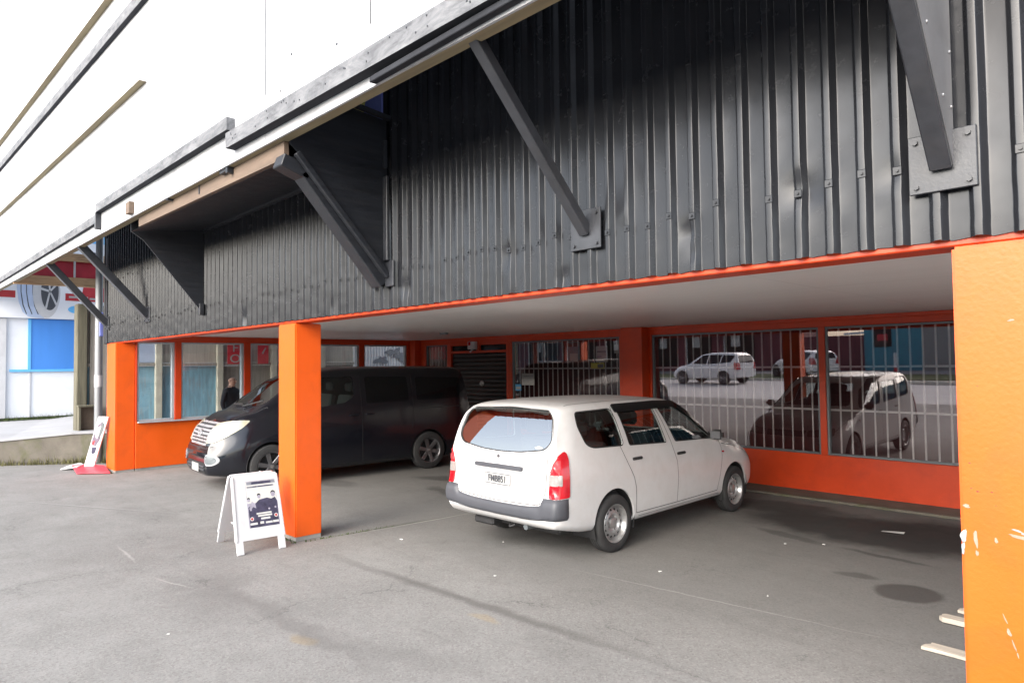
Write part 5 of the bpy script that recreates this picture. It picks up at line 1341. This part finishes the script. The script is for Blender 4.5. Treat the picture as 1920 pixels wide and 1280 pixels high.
# ------------------------------------------------------------------ the man behind the side window
def man():
    t = thing('person', 'bald person in a dark jacket standing behind the side window past the dark van', 'person', (-14.78, 5.70, 0), math.radians(-60))
    J = {'pel': (0, 0, .96, .15, .11), 'sp': (0, .0, 1.15, .15, .105), 'ch': (0, .01, 1.33, .17, .115), 'up': (0, .0, 1.44, .12, .09), 'nk': (0, .01, 1.52, .058, .06), 'jw': (0, .035, 1.575, .066, .076), 'hd': (0, .03, 1.655, .074, .092), 'tp': (0, .015, 1.705, .062, .075)}
    E = [('pel', 'sp'), ('sp', 'ch'), ('ch', 'up'), ('up', 'nk'), ('nk', 'jw'), ('jw', 'hd'), ('hd', 'tp')]
    for s, n in ((1, 'r'), (-1, 'l')):
        J.update({'sh'+n: (s*.17, 0, 1.42, .068, .066), 'el'+n: (s*.235, -.03, 1.14, .050, .050), 'wr'+n: (s*.235, .08, .92, .034, .030), 'pm'+n: (s*.23, .11, .85, .036, .018),
                  'hp'+n: (s*.09, 0, .90, .095, .10), 'kn'+n: (s*.10, .02, .50, .066, .066), 'an'+n: (s*.10, -.02, .10, .046, .048), 'ft'+n: (s*.11, .14, .045, .046, .036)})
        E += [('up', 'sh'+n), ('sh'+n, 'el'+n), ('el'+n, 'wr'+n), ('wr'+n, 'pm'+n), ('pel', 'hp'+n), ('hp'+n, 'kn'+n), ('kn'+n, 'an'+n), ('an'+n, 'ft'+n)]
        for k in range(4):
            J['f%d%s' % (k, n)] = (s*.23, .085+.018*k, .80, .009, .009); J['g%d%s' % (k, n)] = (s*.222, .09+.018*k, .75-.006*abs(k-1.5), .008, .008); E += [('pm'+n, 'f%d%s' % (k, n)), ('f%d%s' % (k, n), 'g%d%s' % (k, n))]
        J['th'+n] = (s*.20, .15, .82, .010, .010); E.append(('pm'+n, 'th'+n))
    ks = list(J); me = bpy.data.meshes.new('body'); me.from_pydata([J[k][:3] for k in ks], [(ks.index(a), ks.index(b)) for a, b in E], [])
    o = link('body', me, t); sm = o.modifiers.new('k', 'SKIN'); o.modifiers.new('s', 'SUBSURF').levels = 2
    for i, k in enumerate(ks): me.skin_vertices[0].data[i].radius = J[k][3:]; me.skin_vertices[0].data[i].use_root = (k == 'pel')
    new = bake(o); o.modifiers.clear(); o.data = new
    new.materials.clear()
    for m in ('skin', 'jacket', 'trousers', 'shoe'): new.materials.append(M[m])
    for f in new.polygons:
        c = f.center; f.use_smooth = True
        f.material_index = 0 if (c.z > 1.505 or (abs(c.x) > .17 and c.z < .90)) else 1 if c.z > .88 else 3 if c.z < .09 else 2
    fb = MB(); fb.ball((0, .128, 1.632), .016, (.8, 1.0, 1.5), 8); put_l = fb.build('nose', M['skin'], o)
    fb = MB(); 
    for s in (1, -1): fb.ball((s*.031, .108, 1.662), .011, (1.3, .6, .8), 8)
    fb.build('eye', M['ink'], o)
    fb = MB(); fb.ball((0, .112, 1.588), .020, (1.2, .5, .3), 8); fb.build('mouth', M['pink_lens'], o)
    for s in (1, -1):
        fb = MB(); fb.ball((s*.080, .02, 1.645), .03, (.35, .7, 1.1), 8); fb.build('ear', M['skin'], o)
    fb = MB(); fb.lathe([(1.47, .085), (1.52, .078), (1.535, .074), (1.52, .066), (1.47, .06)], 24, 'z'); fb.build('collar', M['jacket'], o)
man()

# ------------------------------------------------------------------ across the street (mirrored in the windows)
def strip_of(name, x0, x1, y0, y1, z, mat, kind='structure'):
    mb = MB(); mb.quad((x0, y0, z), (x1, y0, z), (x1, y1, z), (x0, y1, z)); return tag(mb.build(name, mat, None, 0), kind=kind)
strip_of('road', -160, 120, -16.4, -4.6, .004, M['road'])
strip_of('lane_line', -60, 10, -8.1, -7.98, .008, M['line'])
strip_of('verge', -80, -7, -21.5, -16.5, .10, M['grass'])
strip_of('footpath', -80, 40, -25.8, -21.5, .12, M['path'])
mb = MB(); mb.box(-80, -14.5, -16.5, -16.3, 0, .13, .02); tag(mb.build('kerb', M['kerb'], None), kind='structure')
mb = MB(); mb.prism([(-11.5, -14.2, 0), (-3.2, -14.2, 0), (-1.6, -15.6, 0), (-2.0, -15.9, 0), (-3.4, -14.7, 0), (-11.2, -14.7, 0)], (0, 0, .16), .015); tag(mb.build('kerb', M['kerb'], None), kind='structure')
mw = thing('maroon_shop', 'dark maroon shopfronts across the street, mirrored in the barred windows', 'shop', (-32, -26, 0))
mb = MB(); mb.box(-62, -21, -32, -26, 0, 5); put(mb, 'wall', M['maroon_wall'], mw, 0)
for x0, x1 in ((-46, -42), (-41, -37.5), (-36.5, -33), (-31.5, -29.4), (-28.6, -26.4), (-25.4, -23)):
    mb = MB(); mb.box(x0, x1, -26.0, -25.95, .5, 3.0); w = put(mb, 'window', M['dark_glass'], mw, 0)
    mb = MB(); mb.box(x0+.25*(x1-x0), x0+.55*(x1-x0), -25.949, -25.94, 1.9, 2.8); mb.box(x0, x0+.12, -25.96, -25.92, .5, 3.1); put(mb, 'poster', M['paper'], w, 0)
mb = MB(); mb.box(-62, -21, -26.0, -24.6, 3.4, 3.6); put(mb, 'awning', M['maroon_wall'], mw, 0)
bk_ = thing('added_dark_building', 'unseen brown brick block added at the far left to darken the cladding reflection', 'building', (-70, -18, 0))  # unseen block, added so the left cladding reflects something dark
mb = MB(); mb.box(-82, -62, -40, -5.5, 0, 11); put(mb, 'wall', M['brick'], bk_, 0)
for k in range(7):
    for z in (1.2, 4.6, 8.0):
        mb = MB(); y = -9-k*4.4; mb.box(-62, -61.95, y, y+2.2, z, z+1.9); put(mb, 'window', M['dark_glass'], bk_, 0)
fw_ = thing('yard_fence', 'dark brown yard fence across the street between the maroon and teal buildings', 'fence', (-18, -27, 0))
mb = MB(); mb.box(-21, -15.6, -27.1, -27, 0, 2.4); put(mb, 'boards', M['maroon_wall'], fw_, 0)
mb = MB(); mb.beam((-21, -26.5, 3.2), (-15.7, -26.5, 3.8), .1, .12); mb.beam((-17, -26.5, 2.5), (-15.7, -26.5, 2.55), .1, .14); put(mb, 'white_rail', M['white_paint'], fw_)
tw = thing('teal_building', 'teal painted building with a red disc across the street, mirrored in the right-hand window', 'building', (0, -26, 0))
mb = MB(); mb.box(-15.6, 26, -34, -26, .12, 5); put(mb, 'wall', M['teal_wall'], tw, 0)
mb = MB(); mb.box(-12.3, -10.1, -26, -25.96, .12, 4.2); put(mb, 'garage_door', M['garage_grey'], tw, 0)
mb = MB(); mb.box(-15.0, -14.0, -26, -25.96, 1.6, 4.2); put(mb, 'window', M['dark_glass'], tw, 0)
mb = MB(); mb.box(-14.8, -14.2, -25.96, -25.94, 2.0, 2.4); put(mb, 'small_sign', M['red_sign'], tw, 0)
mb = MB(); mb.box(-13.5, -12.8, -26, -25.95, 2.9, 4.0); put(mb, 'small_window', M['dark_glass'], tw, 0)
mb = MB(); mb.prism([(-8.3+1.7*math.cos(2*PI*i/40), -26, 3.5+1.7*math.sin(2*PI*i/40)) for i in range(40)], (0, .05, 0)); put(mb, 'red_disc', M['red_sign'], tw, 0)
mb = MB(); mb.prism([(-8.3+.4*math.cos(2*PI*i/24), -25.95, 3.9+.5*math.sin(2*PI*i/24)) for i in range(24)], (0, .03, 0)); put(mb, 'disc_centre', M['ink'], tw, 0)
bo = thing('bollard', 'short white bollard in front of the teal building', 'bollard', (-12.7, -22.2, .12))
mb = MB(); mb.cyl((-12.7, -22.2, .12), (-12.7, -22.2, 1.3), .09, n=16); put(mb, 'shaft', M['white_paint'], bo)
mb = MB(); mb.cyl((-12.7, -22.2, .12), (-12.7, -22.2, .45), .095, n=16); put(mb, 'red_band', M['red_sign'], bo)

# ------------------------------------------------------------------ light, sky, camera
wd = bpy.data.worlds.new('World'); SC.world = wd; wd.use_nodes = True
t = wd.node_tree; bg = t.nodes['Background']
EL, AZ = math.radians(31), math.radians(171)
sky = t.nodes.new('ShaderNodeTexSky'); sky.sky_type = 'NISHITA'; sky.sun_disc = False; sky.sun_elevation = EL; sky.sun_rotation = AZ
sky.air_density = 1.0; sky.dust_density = 3.0; sky.ozone_density = 1.0
hs = t.nodes.new('ShaderNodeHueSaturation'); hs.inputs['Saturation'].default_value = .60
t.links.new(sky.outputs[0], hs.inputs['Color']); t.links.new(hs.outputs[0], bg.inputs['Color']); bg.inputs['Strength'].default_value = .15
sd_ = bpy.data.lights.new('sun', 'SUN'); sd_.energy = 1.05; sd_.angle = math.radians(70); sd_.color = (1, .985, .96)
so = bpy.data.objects.new('sun', sd_); COL.objects.link(so)
dirv = Vector((math.sin(AZ)*math.cos(EL), math.cos(AZ)*math.cos(EL), math.sin(EL)))
so.rotation_euler = dirv.to_track_quat('Z', 'Y').to_euler(); so.location = dirv*30

F, YAW, PIT, ROLL, HC = 1262.9, .8073, .0346, -.0119, 1.9144
fw = Vector((-math.sin(YAW)*math.cos(PIT), math.cos(YAW)*math.cos(PIT), math.sin(PIT)))
rt = Vector((math.cos(YAW), math.sin(YAW), 0)); uv = rt.cross(fw)
r2 = rt*math.cos(ROLL)+uv*math.sin(ROLL); u2 = -rt*math.sin(ROLL)+uv*math.cos(ROLL)
cd = bpy.data.cameras.new('camera'); cd.sensor_width = 36; cd.lens = F/1920*36; cd.clip_end = 800; cd.clip_start = .05
cam = bpy.data.objects.new('camera', cd); COL.objects.link(cam)
cam.matrix_world = Matrix(((r2.x, u2.x, -fw.x, 0), (r2.y, u2.y, -fw.y, 0), (r2.z, u2.z, -fw.z, HC), (0, 0, 0, 1)))
SC.camera = cam
SC.view_settings.view_transform = 'Standard'; SC.view_settings.look = 'None'; SC.view_settings.gamma = 1
SC.view_settings.exposure = 1.92
SC.cycles.max_bounces = 12; SC.cycles.diffuse_bounces = 10; SC.cycles.transparent_max_bounces = 16; SC.cycles.caustics_reflective = False; SC.cycles.caustics_refractive = False
SC.cycles.use_denoising = True
